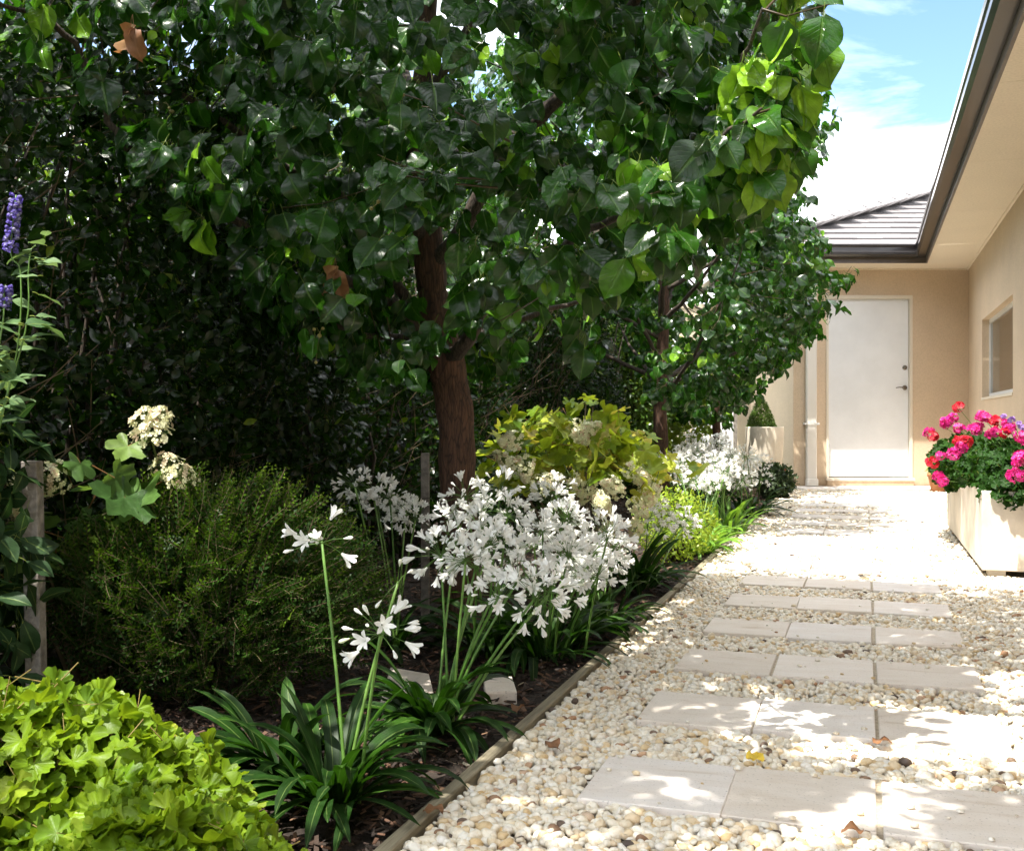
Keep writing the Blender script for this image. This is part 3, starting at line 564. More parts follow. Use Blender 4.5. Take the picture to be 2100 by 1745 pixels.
# path wing soffit sheets with fine joints
ys = np.arange(-3, 13.0, 1.8)
for i, y0 in enumerate(ys):
    y1 = min(y0 + 1.795, cA[1] - 0.002)
    if y0 < cA[1] - .1:
        a = poly([(SX, y0), (WX + .02, y0), (WX + .02, y1), (SX, y1)], EH, EH + .008); part('soffit', a, M['soffit'], hs, False)
a = poly([cA, (WX + .02, cA[1]), cB, cam2w(cAx, ZW + .02)], EH + 0.001, EH + .009); part('soffit', a, M['soffit'], hs, False)
a = poly([cam2w(xe, SZ), cam2w(cAx - .002, SZ), cam2w(cAx - .002, ZW + .02), cam2w(xe, ZW + .02)], EH, EH + .008); part('soffit', a, M['soffit'], hs, False)
a = poly([cam2w(xe, ZW + .021), cam2w(xl - .001, ZW + .021), cam2w(xl - .001, ZW + 2.2), cam2w(xe, ZW + 2.2)], EH, EH + .008); part('soffit', a, M['soffit'], hs, False)
# corner moulding between soffit and wall
m = MB(); m.box((WX - .022, -3, EH - .014), (WX - .001, cB[1] - .03, EH - .001)); part('moulding', m, M['soffit'], hs, False)
m = MB(); m.box((xl, ZW - .022, EH - .014), (xr - .03, ZW - .001, EH - .001)); m.xf(RC); part('moulding', m, M['soffit'], hs, False)
# fascia + gutter as profiles swept along the eave line
def sweep(profile, mat, name, path_off=0.0):
    # profile: list of (outward distance from the soffit edge, z); line: near end -> inner corner -> far left
    m = MB(); n = len(profile); vs = []
    for (d_, z_) in profile:
        X = SX - d_; Z = SZ - d_; (c_, cx_) = corner(X, Z)
        vs.append([(X, -3, z_), (c_[0], c_[1], z_), (*cam2w(xe - d_, Z), z_), (*cam2w(xe - d_, ZW + 2.2), z_)])
    vs = np.array(vs)  # n x 4 x 3
    v = vs.transpose(1, 0, 2).reshape(-1, 3); f = []
    for k in range(3):
        for j in range(n): f.append((k * n + j, k * n + (j + 1) % n, (k + 1) * n + (j + 1) % n, (k + 1) * n + j))
    m.add(v, f); return part(name, m, mat, hs, False)
sweep([(0.0, EH - .006), (0.0, EH + .19), (0.018, EH + .19), (0.018, EH - .006)], M['fascia'], 'fascia')
sweep([(0.0185, EH + .052), (0.105, EH + .052), (0.128, EH + .075), (0.130, EH + .10), (0.118, EH + .108), (0.118, EH + .150), (0.128, EH + .160), (0.134, EH + .180), (0.126, EH + .190), (0.116, EH + .186), (0.108, EH + .066), (0.0185, EH + .066)], M['gutter'], 'gutter')
# roofs: courses of flat concrete tiles
def tiles(origin, along, up, ncourse, width_fn, tw=0.30, exp=0.32, pitch=math.radians(21), seed=1):
    rg = np.random.default_rng(seed); m = MB(); nrm = np.cross(along, up); nrm = nrm if nrm[2] > 0 else -nrm
    for c_ in range(ncourse):
        a0, a1 = width_fn(c_); off = (c_ % 2) * tw * .5
        x = a0 - (tw - off if off else 0)
        while x < a1:
            xa, xb = max(x, a0), min(x + tw - .003, a1)
            if xb - xa > .02:
                o_ = origin + up * (c_ * exp) ; j = rg.normal(0, .0015)
                p = [o_ + along * xa + nrm * (.0 + j), o_ + along * xb + nrm * (.0 + j), o_ + along * xb + up * (exp + .06) + nrm * (.0 + j), o_ + along * xa + up * (exp + .06) + nrm * j]
                h0, h1 = .034, .012
                q = [p[0] + nrm * h0, p[1] + nrm * h0, p[2] + nrm * h1, p[3] + nrm * h1]
                m.add(np.array(p + q), [(0, 3, 2, 1), (4, 5, 6, 7), (0, 1, 5, 4), (1, 2, 6, 5), (2, 3, 7, 6), (3, 0, 4, 7)], r=rg.random())
            x += tw
    return m
pit = math.radians(21); r3 = np.array([cp, sp, 0]); f3_ = np.array([-sp, cp, 0]); up3 = f3_ * math.cos(pit) + np.array([0, 0, math.sin(pit)])
org = cw(xe - .05, SZ - .075, EH + .165)
nC = 11; wtot = 7.0
rf = part('roof', tiles(org, r3, up3, nC, lambda c_: (max(0, c_ * .32 * math.cos(pit) * 1.0 - .1), wtot)), M['tile'], hs, False)
# hip capping
m = MB(); rg = np.random.default_rng(4); hipd = unit(r3 * math.cos(pit) + f3_ * math.cos(pit) + np.array([0, 0, math.sin(pit)])); 
for k in range(12):
    a_ = org + hipd * (k * .38) + np.array([0, 0, .045]); b_ = a_ + hipd * .40
    sdir = unit(np.cross(hipd, [0, 0, 1])); upv = np.cross(sdir, hipd)
    ang = np.linspace(-1.2, 1.2, 7); ring = lambda c_, R_: np.array([c_ + sdir * math.sin(q) * R_ + upv * (math.cos(q) * R_ * .62 - R_ * .35) for q in ang])
    v = np.vstack([ring(a_, .125), ring(b_, .108), ring(a_, .107)]); f = [(j, j + 1, 8 + j, 7 + j) for j in range(6)] + [(14 + j, 15 + j, j + 1, j) for j in range(6)]
    m.add(v, f, r=rg.random())
part('ridge_capping', m, M['tile'], rf, False)
# path wing roof: rises away from the path
upR = np.array([math.cos(pit), 0, math.sin(pit)])
part('roof', tiles(np.array([SX - .075, -3.0, EH + .165]), np.array([0, 1.0, 0]), upR, 8, lambda c_: (0, 14.2), seed=2), M['tile'], hs, False)
# hidden left hip slope so the roof is closed from the side
upL = r3 * math.cos(pit) + np.array([0, 0, math.sin(pit)])
part('roof', tiles(cw(xe - .05, SZ - .075, EH + .165), f3_, upL, nC, lambda c_: (max(0, c_ * .32 * math.cos(pit) - .1), 6.5), seed=3), M['tile'], hs, False)
# downpipe
m = MB(); x0, x1 = X2(1651), X2(1672)
m.box((x0, ZW - .075, .10), (x1, ZW - .005, EH - .002), bev=.01); m.box((x0 - .004, ZW - .12, .02), (x1 + .004, ZW - .01, .10), bev=.01); m.xf(RC); dp = part('downpipe', m, M['pipe'], hs, False)
for z_ in (zz(869), 1.95):
    m = MB(); m.box((x0 - .025, ZW - .083, z_ - .012), (x1 + .025, ZW - .002, z_ + .012)); m.xf(RC); part('pipe_bracket', m, M['alu'], dp, False)

# cream boundary wall behind, with meter box and tap
def camthing(name, label, cat, xc, Z, group=None): return thing(name, label, cat, cw(xc, Z), PSI, group)
bw = camthing('boundary_wall', 'cream rendered wall left of the house behind the tall pot', 'wall', X2(1545, 15.2), 15.2)
m = MB(); m.box((-1.05, 0, -.04), (1.6, .15, 2.35)); m.box((-1.07, -.02, 2.35), (1.62, .17, 2.41)); part('wall', m, M['render_pale'], bw, False)
mbx = camthing('meter_box', 'small beige utility box with black cable at the left corner of the house', 'utility box', X2(1622, 12.6), 12.6)
m = MB(); m.box((-.05, 0, .38), (.018, .12, .60), bev=.008); part('case', m, M['frame_paint'], mbx, False)
m = MB(); m.tube([(-.02, -.01, .40), (-.03, -.03, .3), (-.015, -.035, .18), (-.02, -.02, .02)], .006, 8); part('cable', m, M['black_rubber'], mbx)
tp = camthing('garden_tap', 'white garden pipe with red tap handle low beside the tall cream pot', 'tap', X2(1616, 12.0), 12.0)
m = MB(); m.tube([(.06, 0, .17), (-.02, 0, .17), (-.045, 0, .17)], .013, 12); m.tube([(.055, 0, .17), (.055, 0, -.02)], .012, 12); part('pipe', m, M['pipe'], tp)
m = MB(); m.tube([(-.045, 0, .15), (-.045, 0, .185)], .017, 12); m.tube([(-.045, 0, .185), (-.045, 0, .20)], .006, 8); part('valve', m, M['chrome'], tp)
m = MB(); m.box((-.075, -.008, .20), (-.015, .008, .216), bev=.004); part('handle', m, M['red_plastic'], tp, False)

# paling fence in the distance
fe = camthing('slat_fence', 'grey brown slatted timber fence far behind the second pear tree', 'fence', X2(1405, 14.2), 14.2)
m = MB(); rg = np.random.default_rng(2)
for i in range(34): x = -2.2 + i * .082; m.box((x, 0, 0), (x + .05, .018, 1.0 + rg.normal(0, .004)), r=rg.random())
part('slat_panel', m, M['stake'], fe, False)
m = MB(); m.box((-2.2, .019, .25), (.62, .05, .32)); m.box((-2.2, .019, .78), (.62, .05, .85)); part('rail', m, M['stake'], fe, False)
for x in (-2.25, -.9, .62): m = MB(); m.box((x, .0, -.02), (x + .07, .07, 1.06)); part('post', m, M['stake'], fe, False)
pk = camthing('white_fence', 'short white picket fence panel beside the third pear trunk', 'fence', X2(1462, 13.4), 13.4)
m = MB()
for i in range(5): m.box((-.22 + i * .1, 0, 0), (-.22 + i * .1 + .075, .02, .86))
part('picket_panel', m, M['white_paint'], pk, False); m = MB(); m.box((-.22, .021, .2), (.27, .05, .26)); m.box((-.22, .021, .62), (.27, .05, .68)); part('rail', m, M['white_paint'], pk, False)

# ------------------------------------------------------------------ trees
def smooth_path(pts, n=4):
    pts = np.asarray(pts, float); out = []
    m = len(pts)
    for i in range(m - 1):
        p0, p1, p2, p3 = pts[max(i - 1, 0)], pts[i], pts[i + 1], pts[min(i + 2, m - 1)]
        for t in np.linspace(0, 1, n, endpoint=False):
            out.append(0.5 * ((2 * p1) + (-p0 + p2) * t + (2 * p0 - 5 * p1 + 4 * p2 - p3) * t * t + (-p0 + 3 * p1 - 3 * p2 + p3) * t ** 3))
    out.append(pts[-1]); return np.array(out)
def pear_templates(lod, sc, seed=0):
    rg = np.random.default_rng(seed); out = []
    nu, nv = ((2, 9) if lod == 0 else (1, 5))
    for k in range(14 if lod == 0 else 6):
        L = rg.uniform(.066, .086) * sc
        out.append(leaf(L, L * rg.uniform(.38, .46), PEARP, fold=rg.uniform(.05, .45), curl=rg.uniform(-.4, 1.6), wave=rg.uniform(.04, .24), nu=nu, nv=nv, pet=rg.uniform(.025, .045), petr=.0009, back=.05, ph=rg.uniform(0, 6), twist=rg.uniform(-.7, .7)))
    return out
def pear_tree(label, base, skel, trunk, clusters, lod, sc, seed, fruit=0, group='pear trees in a row down the garden bed', per=(6, 10), lightf=None):
    rg = np.random.default_rng(seed); t = thing('pear_tree', label, 'tree', base, 0, group); B = np.array(base)
    m = MB(); pts, rad = trunk; sp_ = smooth_path(pts - B, 5); rr = np.interp(np.linspace(0, 1, len(sp_)), np.linspace(0, 1, len(rad)), rad)
    wob = sp_.copy(); m.tube(wob, rr * (1 + .05 * np.sin(np.arange(len(rr)) * 1.7)), 18 if lod == 0 else 10); part('trunk', m, M['bark'], t)
    skp = [sp_[len(sp_) // 2:]]
    for pts, rad in skel:
        q = smooth_path(np.asarray(pts) - B, 5); rr = np.interp(np.linspace(0, 1, len(q)), np.linspace(0, 1, len(rad)), rad); m = MB()
        q = q + rg.normal(0, .004, q.shape); m.tube(q, rr, 10 if lod == 0 else 6); part('limb', m, M['limb'], t); skp.append(q)
    sk = np.vstack(skp); cl = clusters - B; n = len(cl)
    # twigs
    d = np.linalg.norm(cl[:, None] - sk[None], axis=-1); ni = d.argmin(1); near = sk[ni]; dist = d.min(1)
    tdir = unit(near - cl); mbl = MB(); tw = mbl; Lt = np.minimum(dist, rg.uniform(.18, .45, n))
    for i in range(n):
        if i % 4 == 0:
            mid = cl[i] + tdir[i] * Lt[i] * .5 + rg.normal(0, .02, 3) + [0, 0, -.01]; tw.tube([cl[i], mid, cl[i] + tdir[i] * Lt[i]], [.0015, .0022, .0032], 4, cap=False)
    for q in range(len(tw.uv)): tw.uv[q][:] = (.5, -3)
    # leaves
    T = pear_templates(lod, sc, seed); k = rg.integers(per[0], per[1], n); idx = np.repeat(np.arange(n), k); N_ = len(idx)
    c = cl[idx]; along = rg.random(N_) ** 1.5
    pos = c + tdir[idx] * (along * Lt[idx])[:, None] * .8 + rg.normal(0, .006, (N_, 3))
    ctr = np.array([0, 0, cl[:, 2].mean()]); outw = unit((c - ctr) * [1, 1, .3])
    az = rg.normal(0, 1, (N_, 3)); az = unit(az)
    yd = unit(outw * .3 + az * .8 + np.array([0, 0, -1.0]))
    zd = unit(outw * 1.0 + np.array([0, 0, .5]) + rg.normal(0, .38, (N_, 3)))
    s = rg.uniform(.62, 1.15, N_) * np.where(rg.random(N_) < .15, .65, 1); R = frames(yd, zd) * s[:, None, None]
    r = np.clip(rg.normal(.42, .2, N_) , 0, .85)
    rc = rg.random(n); young = (rc > .86)[idx] & (rg.random(N_) < .7); r = np.where(young, rg.uniform(.8, 1, N_), r)
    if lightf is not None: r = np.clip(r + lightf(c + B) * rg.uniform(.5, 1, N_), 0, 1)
    ti = rg.integers(0, len(T), N_)
    for j in range(len(T)): q = ti == j; mbl.scatter(T[j], pos[q], R[q], r[q])
    part('crown', mbl, M['pear'], t)
    if fruit:
        fm = MB(); iv, fi = ico(1); 
        for _ in range(fruit):
            i = rg.integers(0, n); 
            for _k in range(rg.integers(2, 5)):
                p = cl[i] + rg.normal(0, .02, 3); fm.add(iv * .0065 * rg.uniform(.8, 1.1) + p, f3=fi); fm.tube([p, p + (cl[i] - p) * .5 + [0, 0, .015], cl[i] + [0, 0, .01]], .0007, 3, cap=False)
        o = part('fruit', fm, M['fruit'], t); o['kind'] = 'stuff'
    return t
def limb_px(lst, rad): return ([P(*q) for q in lst], rad)
def interp_poly(x, xs, ys): return np.interp(x, xs, ys)

# how much crown stands between the sun and each spot of the ground: open over the mid path and the hydrangea
def density(p, rg, vis):
    gx = p[:, 0] + p[:, 2] * .156; gy = p[:, 1] + p[:, 2] * .357; k = np.ones(len(p))
    k = np.where((gy > 5.35) & (gy < 7.4), .03, k)
    k = np.where((gy > 4.7) & (gy <= 5.35) & (gx < -.95), .12, k)
    k = np.where((gy > 7.4) & (gy < 11.2) & (gx > -1.2), .35, k)
    k = np.where((gx > .32) & (gy < 3.55), .06, k)
    k = np.where((gx > .0) & (gx < .35) & (gy > 2.55) & (gy < 3.1), .15, k)
    k = np.where((gy > 1.2) & (gy < 3.6) & (gx < -1.6), .5, k)
    k = np.where((((gx - p_[0]) ** 2 + (gy - p_[1]) ** 2) < .38 ** 2) & (p[:, 2] > 1.75), .05, k)
    k = np.where((gx < -.65) & (gx > -1.3) & (gy > 3.2) & (gy < 5.0), .12, k)
    k = np.where((gx > -1.6) & (gx < -.7) & (gy > 10.7), .08, k)
    for q in (P(335, 930, 2.83), P(185, 960, 2.75), P(90, 520, 2.15), P(120, 900, 2.5)):
        d2 = (gx - q[0] - q[2] * .156) ** 2 + (gy - q[1] - q[2] * .357) ** 2; k = np.where(d2 < .15 ** 2, .0, k)
    vis = vis & (p[:, 2] < 2.2)
    k = np.where(vis & (p[:, 1] < 3.9) & ~((gx < -.65) & (gx > -1.35) & (gy > 3.2)), np.maximum(k, .6), k)
    return rg.random(len(p)) < np.where(vis, np.maximum(k, .18), k)
p_ = (-.05, 2.82)
def shade_fill(n, ya, seed, yb=5.25):
    rg = np.random.default_rng(seed); gy = rg.uniform(ya, yb, n); gx = np.where((gy > 3.6) & (gy < 5.05), rg.uniform(-.85, 1.25, n), np.where(gy < 2.55, rg.uniform(-.85, 1.1, n), rg.uniform(-.85, .34, n))); h = rg.uniform(2.9, 4.3, n)
    p = np.stack([gx - h * .156, gy - h * .357, h], -1); k = ~((gx > .0) & (gy > 2.62) & (gy < 3.05)) & ~((gx < -.68) & (gy > 3.3) & (gy < 5.0)) & ~((gx - p_[0]) ** 2 + (gy - p_[1]) ** 2 < .28 ** 2); return p[k]
# first tree
B1 = cw(X2(945, 4.0), 4.0); 
tr1 = (np.array([B1 + [0, 0, -.03], P(945, 1180, 4), P(938, 1000, 4), P(935, 860, 4), P(912, 735, 4), P(888, 600, 4), P(874, 440, 4), P(860, 300, 4.02), P(872, 100, 4.05), P(890, -200, 4.1), P(900, -600, 4.1)]), [.085, .07, .069, .068, .072, .058, .056, .046, .036, .028, .012])
sk1 = [limb_px([(915, 760, 4), (870, 700, 3.95), (830, 640, 3.9), (760, 600, 3.75), (690, 560, 3.6), (610, 505, 3.4), (500, 462, 3.2), (395, 398, 3.05), (330, 350, 2.95)], [.03, .024, .02, .018, .016, .014, .012, .010, .006]),
       limb_px([(905, 720, 4), (850, 690, 4.0), (760, 690, 4.0), (680, 665, 3.9), (600, 640, 3.8)], [.02, .014, .012, .01, .006]),
       limb_px([(880, 560, 4), (960, 450, 3.9), (1040, 300, 3.8), (1110, 240, 3.7), (1195, 150, 3.55), (1250, 70, 3.5), (1310, -20, 3.4), (1400, -250, 3.2)], [.032, .03, .028, .024, .021, .019, .017, .01]),
       limb_px([(925, 735, 3.95), (965, 690, 3.85), (985, 640, 3.8), (1080, 560, 3.5), (1200, 480, 3.1), (1330, 420, 2.8)], [.03, .027, .024, .018, .012, .006]),
       limb_px([(874, 500, 4), (810, 380, 3.8), (765, 235, 3.6), (700, 190, 3.4), (590, 100, 3.1), (540, 0, 3.0), (500, -150, 2.9)], [.026, .022, .019, .015, .012, .009, .006]),
       limb_px([(835, 620, 3.95), (700, 400, 3.9), (560, 330, 3.7), (400, 210, 3.4), (290, 190, 3.3), (230, 190, 3.2)], [.022, .018, .014, .011, .008, .005]),
       limb_px([(400, 398, 3.1), (300, 340, 3.0), (235, 270, 2.95), (195, 170, 2.9), (110, 50, 2.8), (0, 10, 2.7)], [.012, .011, .0105, .010, .008, .005]),
       limb_px([(870, 350, 4), (1000, 280, 4.3), (1150, 200, 4.6), (1300, 160, 4.7), (1350, 60, 4.6), (1365, -60, 4.5)], [.024, .02, .017, .014, .012, .008]),
       limb_px([(1080, 270, 3.75), (1200, 380, 3.2), (1310, 420, 2.7), (1390, 370, 2.4), (1460, 300, 2.25), (1560, 225, 2.15)], [.014, .011, .008, .006, .005, .003]),
       limb_px([(1200, 150, 3.6), (1350, 200, 3.0), (1450, 190, 2.6), (1530, 120, 2.3), (1560, 20, 2.2)], [.012, .009, .007, .005, .003]),
       limb_px([(945, 700, 4.0), (1060, 660, 4.2), (1180, 620, 4.4), (1300, 580, 4.5)], [.018, .013, .009, .005]),
       limb_px([(868, 300, 4.0), (820, 120, 4.4), (700, -50, 4.8), (600, -300, 5.0)], [.024, .02, .014, .008]),
       limb_px([(872, 200, 4.0), (960, 60, 4.0), (1080, -150, 3.9), (1200, -450, 3.7)], [.022, .018, .014, .008])]
rg = np.random.default_rng(101)
def crown_pts(n, C, R, z0, z1, rg, power=.45):
    th = rg.uniform(0, 2 * np.pi, n); u = rg.random(n) ** power; z = rg.uniform(z0, z1, n)
    prof = np.interp((z - z0) / (z1 - z0), [0, .12, .35, .6, .8, 1], [.5, .75, 1, .95, .7, .2])
    r = R * prof * u; return np.stack([C[0] + r * np.cos(th), C[1] + r * np.sin(th), z], -1)
c1 = np.vstack([crown_pts(3000, B1, 1.95, .85, 4.6, rg), crown_pts(1100, B1, 2.5, 2.6, 4.6, rg, .35), crown_pts(1300, B1, 1.9, 1.2, 2.9, rg, .45), np.array([P(rg.uniform(780, 960), rg.uniform(-40, 420), rg.uniform(2.7, 3.8)) for _ in range(120)]), np.array([P(rg.uniform(250, 1250), rg.uniform(-50, 260), rg.uniform(2.7, 4.8)) for _ in range(170)]), np.array([P(rg.uniform(830, 960), rg.uniform(430, 700), rg.uniform(3.2, 3.8)) for _ in range(26)])])
x, y, Z = proj(c1); c1 = c1[density(c1, rg, (y > -60) & (x > 0))]; x, y, Z = proj(c1)
ymax = np.interp(x, [0, 180, 330, 420, 520, 640, 900, 1080, 1250, 1330, 1450, 1600, 1700], [230, 300, 430, 560, 700, 760, 800, 770, 720, 600, 500, 420, 300])
vis = (y > -60)
keep = np.where(vis, (y < ymax - 20 * rg.random(len(x))) & (x < np.interp(y, [0, 150, 300, 430, 600], [1675, 1660, 1640, 1600, 1450]) - 30 * rg.random(len(x))), True)
keep &= Z > 1.75
keep &= ~((Z < 2.3) & vis & (rg.random(len(x)) < .45))
# the gaps of the crown
for hx, hy, hr in [(345, 90, 80), (968, 388, 34), (1150, 210, 36), (1175, 275, 30), (1142, 455, 26), (725, 215, 16), (560, 100, 12), (1290, 620, 38), (880, 520, 24), (935, 900, 60), (1260, 650, 25)]:
    keep &= ~(((x - hx) ** 2 + (y - hy) ** 2) < (hr + 34 * 2.6 / Z) ** 2)
c1 = c1[keep]
# near right spray, paler
spray = np.vstack([np.array([P(rg.normal(1500 + 70 * k, 35), rg.normal(330 - 80 * k, 60), rg.uniform(2.2, 2.7)) for _ in range(14)]) for k in (0, .8, 1.6, 2.2)] + [np.array([P(a_, b_, c_) for a_, b_, c_ in [(1230, 370, 2.15), (1330, 400, 2.2), (1345, 500, 2.3), (1280, 300, 2.3), (1450, 280, 2.05), (1700, 10, 2.1), (1690, 80, 2.2), (1130, 330, 2.4), (740, 80, 2.3), (780, 350, 2.5), (580, 210, 2.4), (1290, 520, 2.4), (1120, 520, 2.6), (1640, 200, 2.3), (1670, 150, 2.3)]])])
sx_, sy_, _ = proj(spray)
spray = spray[(sx_ < 1640) | (sy_ < 100) & (sx_ > 1680)]
def sunlit1(p):  # lime tone for the near right spray, sunlight put into leaf colour
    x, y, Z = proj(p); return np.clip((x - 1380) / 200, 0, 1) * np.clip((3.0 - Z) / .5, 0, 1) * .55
pear_tree('large pear tree nearest the camera with a thick brown trunk and glossy heart shaped leaves', B1, sk1, tr1, np.vstack([c1, spray, shade_fill(800, 2.9, 99)]), 0, 1.12, 31, fruit=26, lightf=sunlit1)
# second and third
def far_tree(label, px_, Z, R, n, seed, h0, h1, xmax, ymaxf, tr, sc=1.0, fruit=0):
    rg = np.random.default_rng(seed); B = cw(X2(px_, Z), Z); c = crown_pts(n, B, R, h0, h1, rg, .4); x, y, ZZ = proj(c); c = c[density(c, rg, (y > -60)) | ((y > -60) & (x > 1480) & (rg.random(len(c)) < .75))]; x, y, ZZ = proj(c)
    k = (x < xmax(y)) & (y < ymaxf(x)) & (ZZ > 2); c = c[k]
    trunk = (np.array([B + [0, 0, -.03], B + [0.01, 0, .4], B + [-.01, 0, .9], B + [.02, 0, 1.6], B + [.0, .02, 2.6], B + [.03, .0, 4.0]]), [tr * 1.15, tr, tr * .95, tr * .8, tr * .5, tr * .15])
    sk = []
    for i in range(13):
        a = i * 2.4 + rg.uniform(-.3, .3); z0 = rg.uniform(.9, 2.2); L = R * rg.uniform(.7, .95); d = np.array([math.cos(a), math.sin(a), 0])
        sk.append(([B + [0, 0, z0], B + d * L * .35 + [0, 0, z0 + .25], B + d * L * .7 + [0, 0, z0 + .6], B + d * L + [0, 0, z0 + 1.0]], [tr * .4, tr * .25, tr * .13, .003]))
        if proj(sk[-1][0][-1])[0] > 1640: sk[-1] = (sk[-1][0][:3], sk[-1][1][:3]) if proj(sk[-1][0][2])[0] < 1660 else (sk[-1][0][:2], [tr * .4, .008])
    return pear_tree(label, B, sk, trunk, c, 1, sc, seed, fruit, per=(7, 11))
xm2 = lambda y: np.interp(y, [-400, 0, 130, 230, 300, 430, 480, 545, 600, 650, 700, 760, 830, 880], [1690, 1690, 1700, 1722, 1690, 1672, 1690, 1755, 1742, 1725, 1665, 1610, 1540, 1490])
t2 = far_tree('second pear tree, slim brown trunk rising behind the yellow green hydrangea', 1356, 8.0, 1.72, 3400, 41, .80, 4.4, xm2, lambda x: np.interp(x, [1200, 1300, 1330, 1400, 1520, 1600, 1760], [600, 650, 800, 845, 825, 760, 620]), .053, sc=1.05)
t3 = far_tree('farthest pear tree, thin dark trunk in front of the cream wall', 1470, 11.0, 1.25, 1500, 42, .72, 3.6, lambda y: np.minimum(xm2(y), 1700), lambda x: np.interp(x, [1300, 1400, 1500, 1560, 1650], [820, 862, 872, 800, 700]), .042, sc=1.05)
# twig tips reaching past the second crown over the door
# tree behind the camera whose shade falls on the nearest pavers
Bn = np.array([-1.44, -.55, 0]); rg = np.random.default_rng(77)
cn = crown_pts(700, Bn, 2.6, 1.75, 4.6, rg, .5); cn = cn[density(cn, rg, np.zeros(len(cn), bool))]; xx, yy, ZZ = proj(cn); cn = cn[(ZZ < .3) | (yy < -260)]
skn = [([Bn + [0, 0, 1.4], Bn + np.array([math.cos(a) * .8, math.sin(a) * .8, 2.1]), Bn + np.array([math.cos(a) * 1.7, math.sin(a) * 1.7, 3.0])], [.04, .025, .008]) for a in np.arange(0, 6.2, .7)]
pear_tree('pear tree standing beside the camera, out of view, shading the near pavers', Bn, skn, (np.array([Bn, Bn + [0, 0, 1], Bn + [0, 0, 2.4], Bn + [0, 0, 4]]), [.08, .07, .05, .01]), np.vstack([cn, shade_fill(1000, 1.2, 98, 2.9)]), 1, 1.2, 55)

# dead brown leaves caught in the first tree
def dead(px_, py_, Z, s, label):
    T = leaf(.085 * s, .03 * s, PEARP, fold=.7, curl=1.8, wave=.4, nu=2, nv=9, pet=.03); mb = MB(); R = frames(np.array([[0.1, 0.1, -1.0]]), np.array([[.3, -1, .1]])); mb.scatter(T, np.zeros((1, 3)), R, np.array([.4]))
    T = leaf(.075 * s, .028 * s, PEARP, fold=.5, curl=-1.2, wave=.5, nu=2, nv=9, pet=.02); R = frames(np.array([[-.3, 0.1, -1.0]]), np.array([[-.3, -1, .1]])); mb.scatter(T, np.zeros((1, 3)), R, np.array([.9]))
    tag(link('dead_leaf', mb.mesh('dead_leaf', M['deadleaf']), None, tuple(P(px_, py_, Z))), label, 'dead leaf')
dead(272, 30, 2.35, 1.0, 'reddish brown curled dead leaf hanging at the sky gap in the top left')
dead(688, 530, 2.9, 1.25, 'orange brown dead leaf hanging left of the thick pear trunk')

# ------------------------------------------------------------------ hedge
def ell_templates(L, W_, n, seed, lod=1, pet=.006, curl=(.0, .8), fold=(.1, .5), prof=ELLP):
    rg = np.random.default_rng(seed); return [leaf(L * rg.uniform(.85, 1.15), W_ * rg.uniform(.85, 1.15), prof, fold=rg.uniform(*fold), curl=rg.uniform(*curl), wave=.08, nu=1, nv=(6 if lod == 0 else 3), pet=pet, petr=.0008, ph=rg.uniform(0, 6), twist=rg.uniform(-.4, .4)) for _ in range(n)]
def leafcloud(mb, T, pos, outw, rg, up=.5, spread=.7, hang=.0, r=None, s=(.8, 1.15)):
    n = len(pos); yd = unit(outw * .5 + rg.normal(0, 1, (n, 3)) * spread + np.array([0, 0, -hang])); zd = unit(outw * .8 + np.array([0, 0, up]) + rg.normal(0, .4, (n, 3)))
    R = frames(yd, zd) * rg.uniform(*s, n)[:, None, None]; r = rnds(rg, n) if r is None else r; ti = rg.integers(0, len(T), n)
    for j in range(len(T)): q = ti == j; mb.scatter(T[j], pos[q], R[q], r[q])
hd = thing('hedge', 'tall dark evergreen hedge along the left side behind the pear trees', 'hedge', (-2.55, 5.5, 0))
rg = np.random.default_rng(61); HX = -2.12
